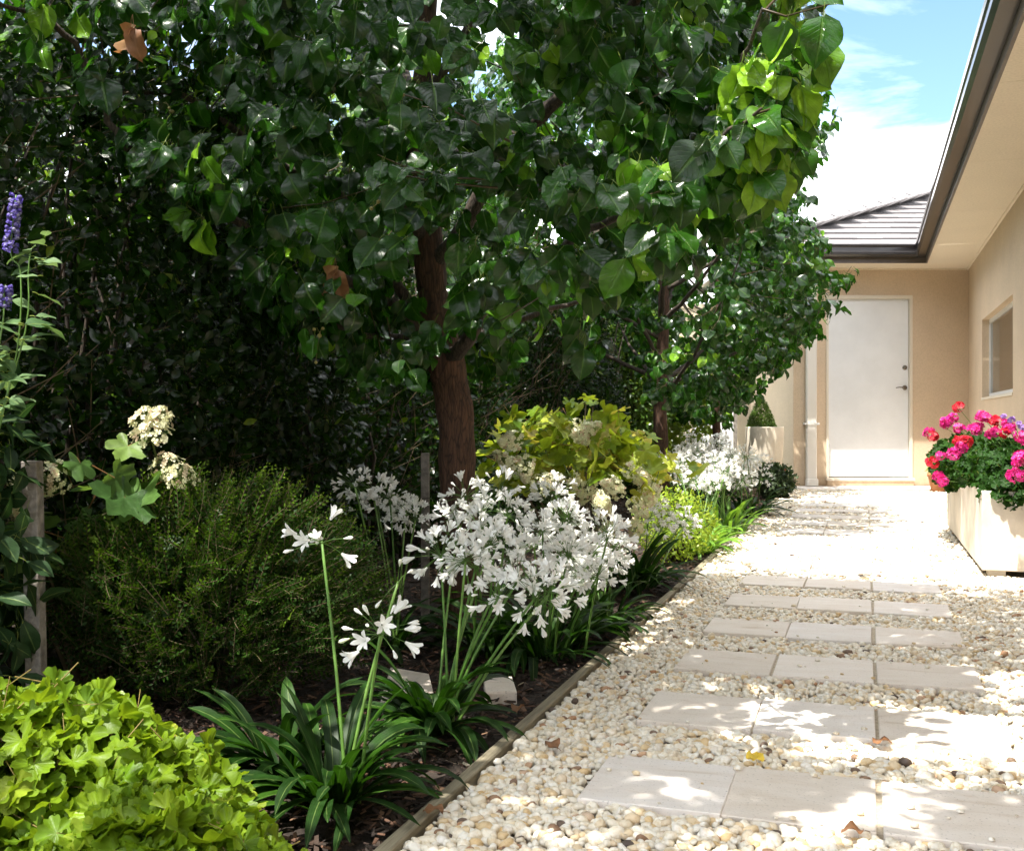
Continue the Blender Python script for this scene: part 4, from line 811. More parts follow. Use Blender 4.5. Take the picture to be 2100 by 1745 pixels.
def hedge():
    n = 72000; Y = .9 + 10.6 * rg.random(n) ** 1.35; bump = .10 * np.sin(Y * 2.3 + 1) + .07 * np.sin(Y * 5.1) 
    z = .02 + 2.25 * rg.random(n); top = 2.12 + .10 * np.sin(Y * 1.7) + .06 * np.sin(Y * 4.3 + 2)
    face = HX + bump + .10 * np.sin(z * 3.4 + Y * 1.3) - .0 - .25 * np.clip((z - 1.9) / .3, 0, 1)
    dep = rg.exponential(.13, n); dep = np.minimum(dep, .8 * rg.random(n) + .1); X = face - dep; keep = z < top + rg.normal(0, .05, n); keep &= ~((z < .3) & (rg.random(n) < .55))
    X, Y, z = X[keep], Y[keep], z[keep]; n = len(X); pos = np.stack([X, Y, z], -1)
    outw = np.tile([.9, -.25, .15], (n, 1)) + rg.normal(0, .25, (n, 3))
    r = rnds(rg, n, .85); lit_top = (z > 1.85) & (rg.random(n) < .35); r = np.where(lit_top, rg.uniform(.8, 1, n), r)  # leaves along the top coloured lime as if the sun caught them
    mb = MB(); near = Y < 4.2
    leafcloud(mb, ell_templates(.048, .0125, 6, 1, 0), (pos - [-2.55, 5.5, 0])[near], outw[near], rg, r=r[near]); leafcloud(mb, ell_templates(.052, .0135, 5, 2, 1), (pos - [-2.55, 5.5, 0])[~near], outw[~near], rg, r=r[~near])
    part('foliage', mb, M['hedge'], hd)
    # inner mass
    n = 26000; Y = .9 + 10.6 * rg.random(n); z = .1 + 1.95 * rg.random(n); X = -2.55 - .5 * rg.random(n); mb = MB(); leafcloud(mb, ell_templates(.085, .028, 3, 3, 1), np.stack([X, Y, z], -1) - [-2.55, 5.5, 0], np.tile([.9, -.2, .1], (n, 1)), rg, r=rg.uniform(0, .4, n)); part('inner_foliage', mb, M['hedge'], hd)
    mb = MB()
    for i in range(150):
        y0 = 1 + i * .07 - 5.5 + rg.normal(0, .03); x0 = rg.uniform(.0, .3); mb.tube([(x0, y0, 0), (x0 + rg.normal(0, .05), y0 + rg.normal(0, .06), .6), (x0 + rg.normal(0, .12), y0 + rg.normal(0, .12), 1.3), (x0 + rg.normal(0, .15), y0 + rg.normal(0, .15), 1.95)], [.010, .008, .006, .003], 5)
    part('stems', mb, M['limb'], hd)
    mb = MB()
    for i in range(900):   # shoots poking out
        y0 = .9 + 8 * rg.random() ** 1.4; z0 = rg.uniform(.4, 2.1); p = np.array([HX + .02, y0, z0]); d = unit(np.array([rg.uniform(.2, 1), rg.normal(0, .6), rg.uniform(.1, 1.2)])); L = rg.uniform(.05, .13)
        mb.tube([p - d * .12, p, p + d * L], [.0025, .0018, .001], 4, cap=False)
    mb.xf(t=-np.array([-2.55, 5.5, 0])); part('shoot', mb, M['twig'], hd)
hedge()

pf = thing('added_fence', 'unseen timber paling fence added behind the tall dark hedge', 'fence', (-3.3, 5.5, 0))  # fence added to block bright sky showing through the hedge
m = MB(); rg = np.random.default_rng(66)
for i in range(110): y_ = -5.4 + i * .105; m.box((0, y_, 0), (.016, y_ + .098, 1.62 + rg.normal(0, .004)), r=rg.random())
part('palings', m, M['stake'], pf, False)
m = MB(); m.box((-.05, -5.4, .3), (-.001, 6.1, .38)); m.box((-.05, -5.4, 1.3), (-.001, 6.1, 1.38)); part('rail', m, M['stake'], pf, False)
# far greenery beyond the hedge and beside the trees
def bush(name, label, cat, base, ext, n, T, mat, seed, zc=None, hang=0.0, r=None, stem=True, shell=.35, group=None, up=.6, clump=0.0):
    rg = np.random.default_rng(seed); t = thing(name, label, cat, base, 0, group); ex = np.array(ext, float)
    d = unit(rg.normal(0, 1, (n, 3))); u = rg.random(n) ** shell; 
    if clump: 
        cs = unit(rg.normal(0, 1, (60, 3))); dd = d @ cs.T; u = u * (1 + clump * (np.max(dd, 1) - .93) * 4)
    pos = d * u[:, None] * ex + [0, 0, zc if zc is not None else ex[2] * .9]; k = pos[:, 2] > .01; pos, d = pos[k], d[k]
    mb = MB(); leafcloud(mb, T, pos, d, rg, up=up, hang=hang, r=(rg.uniform(*r, len(pos)) if r else None)); part('foliage', mb, M[mat], t)
    if stem:
        mb = MB(); zc_ = zc if zc is not None else ex[2] * .9
        for i in range(14):
            q = unit(rg.normal(0, 1, 3)) * ex * .8; q[2] = abs(q[2]) * .8 + zc_; mb.tube([(q[0] * .1, q[1] * .1, 0), (q[0] * .4, q[1] * .4, q[2] * .5), q], [.012 * ex[0] + .004, .008 * ex[0] + .003, .002], 5)
        part('stem', mb, M['limb'], t)
    return t
bush('leafy_shrub', 'sunlit yellow green shrub seen through the gap under the pear crowns', 'shrub', cw(X2(1215, 12.2), 12.2), (1.5, 1.0, 1.05), 9000, ell_templates(.09, .032, 4, 7), 'lime_tree', 71)
bush('conifer', 'narrow dark green conifer left of the second pear trunk', 'conifer', cw(X2(1290, 10.6), 10.6), (.42, .42, 1.15), 9000, ell_templates(.05, .013, 4, 8), 'ivy', 72, zc=1.1)
bush('background_tree', 'bright green tree rising beyond the hedge at the far left', 'tree', (-4.9, 4.6, 0), (1.5, 1.9, 1.1), 11000, ell_templates(.075, .022, 4, 9), 'ivy', 73, zc=1.75)
bush('background_tree', 'green tree beyond the hedge behind the thick pear trunk', 'tree', (-4.8, 9.6, 0), (1.9, 2.6, 2.0), 14000, ell_templates(.09, .03, 4, 10), 'ivy', 74, zc=2.4)
bush('background_tree', 'green tree at the far end of the hedge behind the second pear tree', 'tree', (-5.2, 15.8, 0), (1.8, 1.3, 1.7), 9000, ell_templates(.10, .035, 4, 10), 'ivy', 75, zc=1.5)

# stakes
def stake(px_, Z, top, w, label, lean=0.0):
    t = thing('garden_stake', label, 'stake', cw(X2(px_, Z), Z), PSI, 'grey timber stakes'); m = MB(); m.box((-w / 2, -w / 2, -.04), (w / 2, w / 2, top), bev=.002); R = np.array([[1, 0, lean], [0, 1, 0], [0, 0, 1]]); m.xf(R); part('post', m, M['stake'], t, False)
    m = MB(); zt = top * .72; m.tube([(-w * .6, -w * .6, zt), (w * .6, -w * .62, zt + .004), (w * .6, w * .6, zt), (-w * .6, w * .6, zt - .004), (-w * .6, -w * .6, zt)], .0015, 5); part('tie', m, M['black_rubber'], t)
stake(78, 2.45, .684, .036, 'weathered grey stake at the left edge beside the small hydrangea', -.02)
stake(315, 4.2, .655, .028, 'thin grey stake behind the left hydrangea flower heads')
stake(872, 4.25, .645, .032, 'dim grey stake just left of the thick pear trunk')

# ------------------------------------------------------------------ agapanthus
def floret_T(open_=1.0, L=.030, seed=0):
    """trumpet of six tepals on a short tube, axis +Y from origin, after a pedicel of length 1 scaled separately"""
    rg = np.random.default_rng(seed); V, F4, UV = [], [], []; n = 0
    for k in range(6):
        a = k * math.pi / 3 + rg.normal(0, .05); ts = np.linspace(0, 1, 6); ss = np.array([-1, 0, 1])
        if open_ > .5: rad = np.interp(ts, [0, .25, .5, .75, 1], [.0012, .0028, .0065, .012, .0175 * open_]); ax = np.interp(ts, [0, .25, .5, .75, 1], [0, .009, .018, .025, .0275])
        else: rad = np.interp(ts, [0, .25, .6, .85, 1], [.001, .0025, .0055 + .004 * open_, .0055 + .006 * open_, .001 + .014 * open_]); ax = np.interp(ts, [0, .25, .6, .85, 1], [0, .008, .019, .026, .030])
        w = np.interp(ts, [0, .2, .6, .82, 1], [.0009, .0022, .0046, .0042, .0008]) * (1.0 if open_ > .5 else .8)
        for i, t in enumerate(ts):
            for s in ss:
                r = rad[i] + (0 if s == 0 else .0006); x = r * math.cos(a) - s * w[i] * math.sin(a); z = r * math.sin(a) + s * w[i] * math.cos(a); V.append((x, ax[i], z)); UV.append((s * .5 + .5, t))
        for i in range(5):
            for j in range(2): b = n + i * 3 + j; F4.append((b, b + 1, b + 4, b + 3))
        n += 18
    V = np.array(V) * (L / .030); return V, np.array(F4), np.zeros((0, 3), int), np.array(UV)
def bud_T(L=.022):
    ts = np.linspace(0, 1, 7); r = np.interp(ts, [0, .2, .5, .75, .92, 1], [.001, .0018, .0034, .0042, .0028, .0003]); mb = MB(); mb.tube(np.stack([np.zeros(7), ts * L, np.zeros(7)], -1), r, 7, cap=False); return mb.v[0], mb.f4[0], np.zeros((0, 3), int), mb.uv[0]
FT = [floret_T(1.0, .031, 1), floret_T(1.15, .030, 2), floret_T(.8, .032, 3), floret_T(.3, .034, 4)]; BT = [bud_T(.022), bud_T(.017)]
def head_mesh(seed, n=42, R=.042, openfrac=.75, lod=0):
    rg = np.random.default_rng(seed); mw = MB(); mg = MB()
    i = np.arange(n); ph = i * 2.399; c = 1 - (i + .5) / n * 1.35; c = np.clip(c + rg.normal(0, .08, n), -.45, 1); s = np.sqrt(1 - c * c)
    d = np.stack([s * np.cos(ph), s * np.sin(ph), c], -1); d = unit(d + rg.normal(0, .1, (n, 3)))
    L = R * rg.uniform(.8, 1.2, n)
    end = d * L[:, None] + np.array([0, 0, -1]) * (L * .12 * (1 - c))[:, None]
    for k in range(n): mw.tube([(0, 0, 0), end[k] * .5 + [0, 0, .003], end[k]], [.0011, .0008, .0009], 3, r=0.0, cap=False)
    iv, fi = ico(1); mw.add(iv * .004, f3=fi, r=0.0)
    yd = unit(d + np.array([0, 0, -.18]) + rg.normal(0, .12, (n, 3))); zd = unit(rg.normal(0, 1, (n, 3))); Rm = frames(yd, zd) * (rg.uniform(.72, 1.0, n) if n > 16 else rg.uniform(.9, 1.1, n))[:, None, None]
    op = rg.random(n) < openfrac; ti = rg.integers(0, 3, n); ti = np.where(rg.random(n) < .18, 3, ti)
    for j in range(4): q = op & (ti == j); mw.scatter(FT[j], end[q], Rm[q], rg.uniform(.3, 1, q.sum()))
    q = ~op; mw.scatter(BT[0], end[q], Rm[q], rg.uniform(.04, .5, q.sum()))
    return mw.mesh('flower_head', M['white'])
HEADS = [head_mesh(200 + k, n=rng_n, R=R_, openfrac=o_) for k, (rng_n, R_, o_) in enumerate([(25, .056, .75), (20, .060, .62), (30, .052, .8), (16, .060, .7), (22, .064, .66)])]
SPARSE = [head_mesh(300, 15, .055, .62), head_mesh(301, 7, .05, .6), head_mesh(302, 3, .05, 0.0)]
def strap(mb, base, az, L, W_, el, bend, rg, nv=9, twist=0.0):
    ts = np.linspace(0, 1, nv + 1); a = el - bend * ts ** 1.3; dx = np.cos(a); dz = np.sin(a)
    r = np.concatenate([[0], np.cumsum((dx[1:] + dx[:-1]) / 2)]) / nv * L; z = np.concatenate([[0], np.cumsum((dz[1:] + dz[:-1]) / 2)]) / nv * L
    w = W_ * np.interp(ts, [0, .1, .5, .8, .93, 1], [.55, .65, 1, .85, .5, .05]); u = np.array([math.cos(az), math.sin(az), 0]); s = np.array([-math.sin(az), math.cos(az), 0])
    side = rg.normal(0, .10) * L; c = base + r[:, None] * u + z[:, None] * np.array([0, 0, 1]) + (ts ** 2 * side)[:, None] * s
    nrm = np.stack([-np.sin(a), np.zeros_like(a), np.cos(a)], -1); nw = nrm[:, :1] * u + nrm[:, 2:] * np.array([0, 0, 1])
    tw = twist * ts; sd = s * np.cos(tw)[:, None] + nw * np.sin(tw)[:, None]
    v = np.stack([c - sd * w[:, None] + nw * w[:, None] * .28, c, c + sd * w[:, None] + nw * w[:, None] * .28], 1).reshape(-1, 3)
    i = np.arange(nv)[:, None] * 3; j = np.arange(2)[None]; f = np.stack([i + j, i + j + 1, i + 3 + j + 1, i + 3 + j], -1).reshape(-1, 4)
    uv = np.stack([np.tile([0, .5, 1], nv + 1), np.repeat(ts, 3)], -1); mb.add(v, f, None, uv, r=rg.random())
def agapanthus(label, base, nleaf, L, heads, seed, mat='agapanthus', spread=.05, W_=.0145, sparse=None):
    """heads: list of world hub positions"""
    rg = np.random.default_rng(seed); B = np.array(base, float); t = thing('agapanthus', label, 'flowering plant', B, 0, 'white agapanthus plants along the garden bed')
    mb = MB()
    for i in range(nleaf):
        a = rg.uniform(0, 6.28); q = rg.random() ** .6 * spread; c = np.array([math.cos(a) * q, math.sin(a) * q, 0]); az = a + rg.normal(0, .5)
        strap(mb, c, az, L * rg.uniform(.65, 1.15), W_ * rg.uniform(.8, 1.2), rg.uniform(.5, 1.42), rg.uniform(.8, 1.9), rg, twist=rg.normal(0, .3))
    part('foliage', mb, M[mat], t)
    for i, h in enumerate(heads):
        h = np.array(h) - B; a = rg.uniform(0, 6.28); foot = np.array([math.cos(a), math.sin(a), 0]) * rg.uniform(0, spread); foot = foot + h * [.12, .12, 0]
        mid = foot * .5 + h * .5 + [0, 0, 0]; mid[:2] = foot[:2] + (h[:2] - foot[:2]) * .42; sm = MB(); pts = smooth_path([foot, mid, h], 4); sm.tube(pts, np.linspace(.0042, .0030, len(pts)), 8, r=rg.random()); st = part('flower_stalk', sm, M['stalk'], t)
        me = (HEADS[rg.integers(0, len(HEADS))] if not sparse else SPARSE[sparse[i]])
        o = link('flower_head', me, st, tuple(h)); tilt = rg.normal(0, .4, 2); o.rotation_euler = (tilt[0], tilt[1], rg.uniform(0, 6.28)); s = rg.uniform(.88, 1.12); o.scale = (s, s, s)
    return t
agapanthus('agapanthus with a sparse white flower head nearest the camera beside the lime heuchera', G(680, 1650), 60, .27, [P(780, 1300, 2.12), P(660, 1113, 2.3), P(816, 1195, 2.25)], 401, sparse=[0, 1, 2], W_=.0155)
agapanthus('low dark agapanthus leaves left of the nearest flower stalks', G(585, 1590), 40, .25, [], 411, W_=.0155)
agapanthus('agapanthus with a spray of white heads leaning over the bark beside the flagstone', G(885, 1500), 56, .27, [P(a, b, c) for a, b, c in [(904, 1140, 2.7), (955, 1150, 2.66), (975, 1165, 2.75), (1005, 1120, 2.85), (1022, 1225, 2.6), (1062, 1190, 2.7), (1096, 1228, 2.62), (1128, 1215, 2.68), (1045, 1150, 2.9), (935, 1110, 2.95)]], 402)
rg = np.random.default_rng(9)
def hcloud(n, x0, x1, y0, y1, z0, z1): return [P(rg.uniform(x0, x1), rg.uniform(y0, y1), rg.uniform(z0, z1)) for _ in range(n)]
agapanthus('densest agapanthus clump, a broad cloud of white heads in front of the hydrangea', G(1120, 1345), 60, .30, hcloud(9, 1060, 1180, 1030, 1150, 3.1, 3.7) + hcloud(6, 1180, 1262, 1085, 1190, 3.3, 3.9) , 403, spread=.12)
agapanthus('agapanthus clump with white heads crowding beneath the hydrangea panicles', G(1230, 1290), 46, .28, hcloud(6, 1200, 1275, 1105, 1180, 3.8, 4.3) + hcloud(2, 1080, 1160, 1010, 1050, 3.9, 4.2), 404, spread=.10)
agapanthus('agapanthus with white heads in front of the foot of the thick pear trunk', G(1010, 1340), 38, .28, [P(a, b, c) for a, b, c in [(955, 1020, 3.45), (990, 1050, 3.4), (1025, 1010, 3.5), (985, 1085, 3.3), (1040, 1060, 3.4), (935, 1062, 3.4)]], 405, spread=.08)
agapanthus('agapanthus with shaded white heads left of the trunk behind the feathery shrub', G(800, 1330), 26, .27, [P(a, b, c) for a, b, c in [(728, 998, 3.7), (765, 1010, 3.75), (800, 1028, 3.7), (832, 1050, 3.75), (852, 1066, 3.65), (775, 1045, 3.9)]], 406, spread=.07)
agapanthus('dark leafy agapanthus clump at the edging between bark and white heads', G(1300, 1205), 60, .30, [P(a, b, c) for a, b, c in [(1330, 1062, 4.9), (1352, 1080, 5.0), (1372, 1058, 5.1), (1395, 1078, 5.1), (1345, 1040, 5.3), (1410, 1068, 5.4)]], 407, spread=.10)
agapanthus('sunlit bright green agapanthus clump beside the timber edging', G(1437, 1132), 64, .30, hcloud(12, 1385, 1505, 945, 1005, 6.2, 6.7), 408, 'agapanthus_sunlit', spread=.10)
agapanthus('agapanthus with brilliant white heads just past the sunlit clump', G(1485, 1095), 56, .32, hcloud(15, 1400, 1530, 930, 990, 7.0, 7.6), 409, 'agapanthus_sunlit', spread=.13)
agapanthus('agapanthus with white heads near the tall cream pot', G(1530, 1058), 52, .34, hcloud(14, 1480, 1572, 930, 990, 8.1, 8.8), 410, 'agapanthus', spread=.14)
agapanthus('farthest agapanthus clump with white heads below the third pear crown', G(1455, 1035), 50, .36, hcloud(15, 1385, 1500, 900, 945, 9.0, 9.8), 412, 'agapanthus', spread=.2)
agapanthus('agapanthus clump with white heads between the second trunk and the cream wall', G(1400, 1062), 44, .34, hcloud(12, 1350, 1450, 915, 965, 7.6, 8.3), 413, 'agapanthus_sunlit', spread=.15)

# ------------------------------------------------------------------ heuchera, lime leaves in the bottom left corner
HT = [lobed(.030, 5, .27, .08, rf_ * 1.25, kr_ - 2, cu, 76, 5, .30, pet=.06, petr=.0012, seed=s, teeth=.02, scal=.06, lp=.3) for s, rf_, cu, kr_ in [(1, .14, .1, 7), (2, .12, .3, 8), (3, .16, -.1, 7), (4, .13, .2, 9), (5, .18, 0, 6), (6, .12, .4, 8)]]
def heuchera(label, ctr_px, Z, ext, n, seed, top):
    rg = np.random.default_rng(seed); B = cw(X2(ctr_px, Z), Z); t = thing('heuchera', label, 'plant', B, 0, 'lime heuchera plants'); mb = MB()
    th = rg.uniform(0, 6.28, n); q = rg.random(n) ** .55; lay = rg.random(n) ** 2 * .5
    x = np.cos(th) * q * ext[0]; yv = np.sin(th) * q * ext[1]; z = top * (1 - .75 * q ** 2.2) * (1 - lay) + rg.normal(0, .012, n)
    # rotate into world
    pos = np.stack([x * cp - yv * sp, x * sp + yv * cp, np.maximum(z, .02)], -1); rad = unit(np.stack([pos[:, 0], pos[:, 1], np.zeros(n)], -1))
    zd = unit(rad * (q[:, None] * .9) + np.array([0, -.45, 1.0]) + rg.normal(0, .45, (n, 3))); yd = unit(rad + rg.normal(0, .7, (n, 3)) + np.array([0, -.2, -.2]))
    R = frames(yd, zd) * rg.uniform(.7, 1.25, n)[:, None, None]; r = rnds(rg, n, .85) * (1 - .5 * lay); ti = rg.integers(0, len(HT), n)
    for j in range(len(HT)): s = ti == j; mb.scatter(HT[j], pos[s], R[s], r[s])
    part('foliage', mb, M['heuchera'], t)
    mb = MB()
    for i in range(0, n, 4): mb.tube([(pos[i][0] * .2, pos[i][1] * .2, 0), pos[i] * [.6, .6, .5], pos[i] - zd[i] * .02], [.0018, .0015, .0012], 4)
    part('stem', mb, M['twig'], t)
heuchera('lime green heuchera with frilly leaves filling the bottom left corner', 45, 1.88, (.40, .28), 950, 501, .29)
heuchera('lime green heuchera mound at the bottom edge next to the agapanthus leaves', 300, 1.66, (.25, .17), 560, 502, .18)

# ------------------------------------------------------------------ feathery dark shrub
def feathery():
    rg = np.random.default_rng(88); B = cw(X2(455, 2.9), 2.9); t = thing('feathery_shrub', 'rounded dark green shrub with tiny paired leaves behind the near agapanthus', 'shrub', B)
    mb = MB(); sm = MB(); tl = []; n = 3700; LT = [leaf(.0165, .0042, ELLP, fold=.2, curl=c_, nu=1, nv=2) for c_ in (0, .5, .9)]
    P_, R_, r_ = [], [], []
    for i in range(n):
        d = unit(rg.normal(0, 1, 3)); d[2] = abs(d[2]) * 1.0 if rg.random() < .7 else -abs(d[2]) * .6; u = rg.random() ** .33 if i % 4 else rg.random() ** .8; p = (d[0] * u * .47 * r3 + d[1] * u * .34 * f3_) + np.array([0, 0, d[2] * u * .38 + .27])
        if p[2] < .03: continue
        sd = unit(d * [1, 1, .5] + np.array([.5 * cp, .5 * sp, .5]) + rg.normal(0, .35, 3)); L = rg.uniform(.065, .125); k = int(L / .0066)
        p0 = p - sd * L * .7; side = unit(np.cross(sd, rg.normal(0, 1, 3))); up = np.cross(side, sd); s_ = np.linspace(0, 1, k)
        c = p0 + sd * (s_ * L)[:, None] + up * (.12 * L * s_ ** 2)[:, None]; sm.tube(c[::max(1, k // 4)], .0007, 3, r=.5, cap=False)
        sg = np.where(np.arange(k) % 2, 1, -1)[:, None]; yd = unit(side * sg + sd * .75 + rg.normal(0, .12, (k, 3))); zd = np.tile(up, (k, 1)) + rg.normal(0, .2, (k, 3))
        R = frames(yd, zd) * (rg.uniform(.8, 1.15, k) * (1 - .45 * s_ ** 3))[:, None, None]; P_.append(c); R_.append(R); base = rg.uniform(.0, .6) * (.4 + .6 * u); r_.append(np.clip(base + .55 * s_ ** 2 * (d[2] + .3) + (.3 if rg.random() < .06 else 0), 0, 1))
    P_, R_, r_ = np.vstack(P_), np.concatenate(R_), np.concatenate(r_); ti = rg.integers(0, 3, len(P_))
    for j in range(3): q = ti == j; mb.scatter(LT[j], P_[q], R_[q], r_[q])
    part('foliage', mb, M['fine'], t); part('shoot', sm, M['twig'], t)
    st = MB()
    for i in range(30):
        d = unit(rg.normal(0, 1, 3)); d[2] = abs(d[2]); e_ = d * [.26, .22, .2] + [0, 0, .22]; st.tube([(0, 0, 0), e_ * [.4, .4, .55], e_], [.006, .004, .0015], 5)
    part('stem', st, M['limb'], t)
feathery()

# ------------------------------------------------------------------ hydrangeas
OT = [lobed(.052, 5, .42, .25, .07, 5, cu, 40, 3, .5, pet=.05, petr=.0016, seed=s, teeth=.06) for s, cu in [(11, .1), (12, .25), (13, -.1), (14, .15)]]
def sepal_floret(R, nlob=4, seed=0, cup=.15):
    rg = np.random.default_rng(seed); V = [(0, 0, 0)]; F3 = []; F4 = []; UV = [(.5, .5)]
    for k in range(nlob):
        a = k * 2 * math.pi / nlob + rg.normal(0, .08); b = len(V); n = 5
        for i, q in enumerate(np.linspace(-.62, .62, n) * (4 / nlob)):
            rr = R * (1 - .22 * abs(q) ** 1.5 * 1.6); V.append((rr * math.cos(a + q) , rr * math.sin(a + q), R * (cup + .1 * rg.normal()))); UV.append((.5, 1))
        for i in range(n - 1): F3.append((0, b + i, b + i + 1))
    v = np.array(V)[:, [0, 2, 1]]; v[:, 2] *= -1   # axis +Y
    return v, np.zeros((0, 4), int), np.array(F3), np.array(UV)
ST = [sepal_floret(.0115, 4, s) for s in range(4)]; G5 = [sepal_floret(.017, 5, s, cup=.25) for s in range(4)]
def panicle_mesh(seed, L=.13, R=.042, n=95):
    rg = np.random.default_rng(seed); mb = MB(); t = rg.random(n) ** .8; a = rg.uniform(0, 6.28, n); rr = R * np.interp(t, [0, .2, .7, 1], [.65, 1, .6, .15]) * rg.uniform(.75, 1.1, n)
    pos = np.stack([rr * np.cos(a), rr * np.sin(a), t * L], -1); od = unit(np.stack([np.cos(a), np.sin(a), .25 + t], -1) + rg.normal(0, .3, (n, 3)))
    R_ = frames(od, unit(rg.normal(0, 1, (n, 3)))) * rg.uniform(.7, 1.15, n)[:, None, None]; ti = rg.integers(0, 4, n); r = rg.random(n)
    for j in range(4): q = ti == j; mb.scatter(ST[j], pos[q], R_[q], r[q])
    mb.tube([(0, 0, -.05), (0, 0, L * .5), (0, 0, L)], [.003, .002, .001], 5, r=0.0)
    for k in range(0, n, 1): mb.tube([(0, 0, t[k] * L * .85), pos[k]], [.0009, .0006], 3, r=0.0, cap=False)
    return mb.mesh('flower_head', M['cream'])
PAN = [panicle_mesh(600 + k) for k in range(3)] + [panicle_mesh(610 + k, .06, .050, 52) for k in range(2)]
def hydrangea(label, B, ext, zc, n, heads, seed, mat, rr=(0.1, 1), droop=True, extra=None):
    rg = np.random.default_rng(seed); t = thing('hydrangea', label, 'flowering shrub', B, 0, 'oak leaf hydrangeas'); mb = MB()
    d = unit(rg.normal(0, 1, (n, 3))); d[:, 2] = np.abs(d[:, 2]) * 1.0 - .25; pos = d * (rg.uniform(.35, 1.12, n))[:, None] * ext * (1 + .12 * np.sin(d[:, :1] * 7 + d[:, 1:2] * 5)) + [0, 0, zc]; pos = pos[pos[:, 2] > .08]; d = unit(pos - [0, 0, zc * .6]); n = len(pos)
    if extra is not None: e_ = np.array(extra) - B; pos = np.vstack([pos, e_]); d = np.vstack([d, np.tile([.2, -.6, .7], (len(e_), 1))]); n = len(pos)
    big = len(extra) if extra is not None else 0; zd = unit(d * .5 + np.array([0, -.2, .8]) + rg.normal(0, .5, (n, 3))); yd = unit(d * [1, 1, .0] + rg.normal(0, .5, (n, 3)) + [0, 0, -.35]); R = frames(yd, zd) * (rg.uniform(.55, 1.35, n) * np.where(np.arange(n) >= n - big, 1.25, 1))[:, None, None]; ti = rg.integers(0, 4, n); r = rg.uniform(*rr, n)
    for j in range(4): q = ti == j; mb.scatter(OT[j], pos[q], R[q], r[q])
    part('foliage', mb, M[mat], t)
    mb = MB()
    for i in range(16): p = pos[rg.integers(0, n)]; mb.tube([(p[0] * .08, p[1] * .08, 0), p * [.5, .5, .55], p - [0, 0, .02]], [.008, .006, .003], 5)
    part('stem', mb, M['twig'], t)
    for (h, kind, tilt) in heads:
        h = np.array(h) - B; me = PAN[rg.integers(0, 3)] if kind == 0 else PAN[3 + rg.integers(0, 2)]
        sdir = unit(np.array([tilt[0], tilt[1], tilt[2]])); q = Vector(sdir).to_track_quat('Z', 'X').to_euler(); o = link('flower_head', me, t, tuple(h)); o.rotation_euler = q; s_ = rg.uniform(.85, 1.15); o.scale = (s_,) * 3
    return t
rg = np.random.default_rng(15)
hh = []
for (a, b, c) in [(1062, 900, 4.35), (1078, 940, 4.3), (1062, 962, 4.25), (1098, 1000, 4.3), (1178, 872, 4.7), (1192, 892, 4.65), (1246, 985, 4.45), (1272, 1008, 4.4), (1296, 1030, 4.45), (1318, 980, 4.6), (1332, 1006, 4.6), (1306, 1054, 4.5), (1226, 1018, 4.35), (1166, 970, 4.45), (1255, 1072, 4.4), (1232, 1050, 4.35), (1284, 962, 4.6), (1345, 985, 4.75), (1215, 990, 4.5)]:
    dr_ = np.array([rg.normal(.3, .35), rg.normal(-.5, .3), rg.uniform(-.9, .5)]); hh.append((P(a, b, c), 0, dr_))
hydrangea('big oak leaf hydrangea with sunlit yellow green leaves and drooping cream panicles', cw(X2(1180, 4.95), 4.95), np.array([.46, .52, .37]), .56, 400, hh, 701, 'oakleaf')
lh = [(P(312, 905, 2.85), 1, (0, -.4, 1)), (P(372, 985, 2.8), 1, (.4, -.5, .8)), (P(345, 968, 2.85), 1, (.1, -.5, .8)), (P(75, 1000, 2.7), 1, (-.3, -.8, .2)), (P(100, 985, 2.7), 1, (.5, -.7, .2)), (P(70, 1050, 2.75), 1, (-.2, -.8, .1)), (P(300, 880, 2.85), 1, (0.2, -.3, 1)), (P(325, 870, 2.87), 1, (0.5, -.3, 1))]
hydrangea('small oak leaf hydrangea with pale cream heads beside the grey stake', cw(X2(180, 2.95), 2.95), np.array([.36, .22, .26]), .33, 80, lh, 702, 'oakleaf_dark', rr=(0, .9), extra=[P(165, 950, 2.7), P(235, 980, 2.7), P(262, 915, 2.8), P(205, 1000, 2.8), P(290, 1010, 2.75), P(140, 975, 2.85), P(320, 1000, 2.85), P(255, 1020, 2.7)])

# lime small-leaved shrub and dark low shrub
bush('golden_shrub', 'small golden lime shrub between the agapanthus clumps', 'shrub', G(1385, 1150), (.24, .28, .20), 2600, ell_templates(.026, .007, 4, 12, pet=.002), 'limeshrub', 81, zc=.20)
bush('dark_shrub', 'low purple black shrub with a few white flowers beside the far end of the edging', 'shrub', G(1588, 1022), (.20, .2, .17), 1800, ell_templates(.045, .015, 4, 13), 'darkshrub', 82, zc=.17)
# more plants low in the shadow between hedge and bed
bush('leafy_shrub', 'dark broad leaved shrub at the left edge behind the grey stake', 'shrub', cw(X2(-120, 2.35), 2.35), (.18, .2, .5), 480, ell_templates(.075, .022, 4, 14, lod=0, pet=.02), 'darkleaf', 83, zc=.50, hang=.6, r=(0, .8))
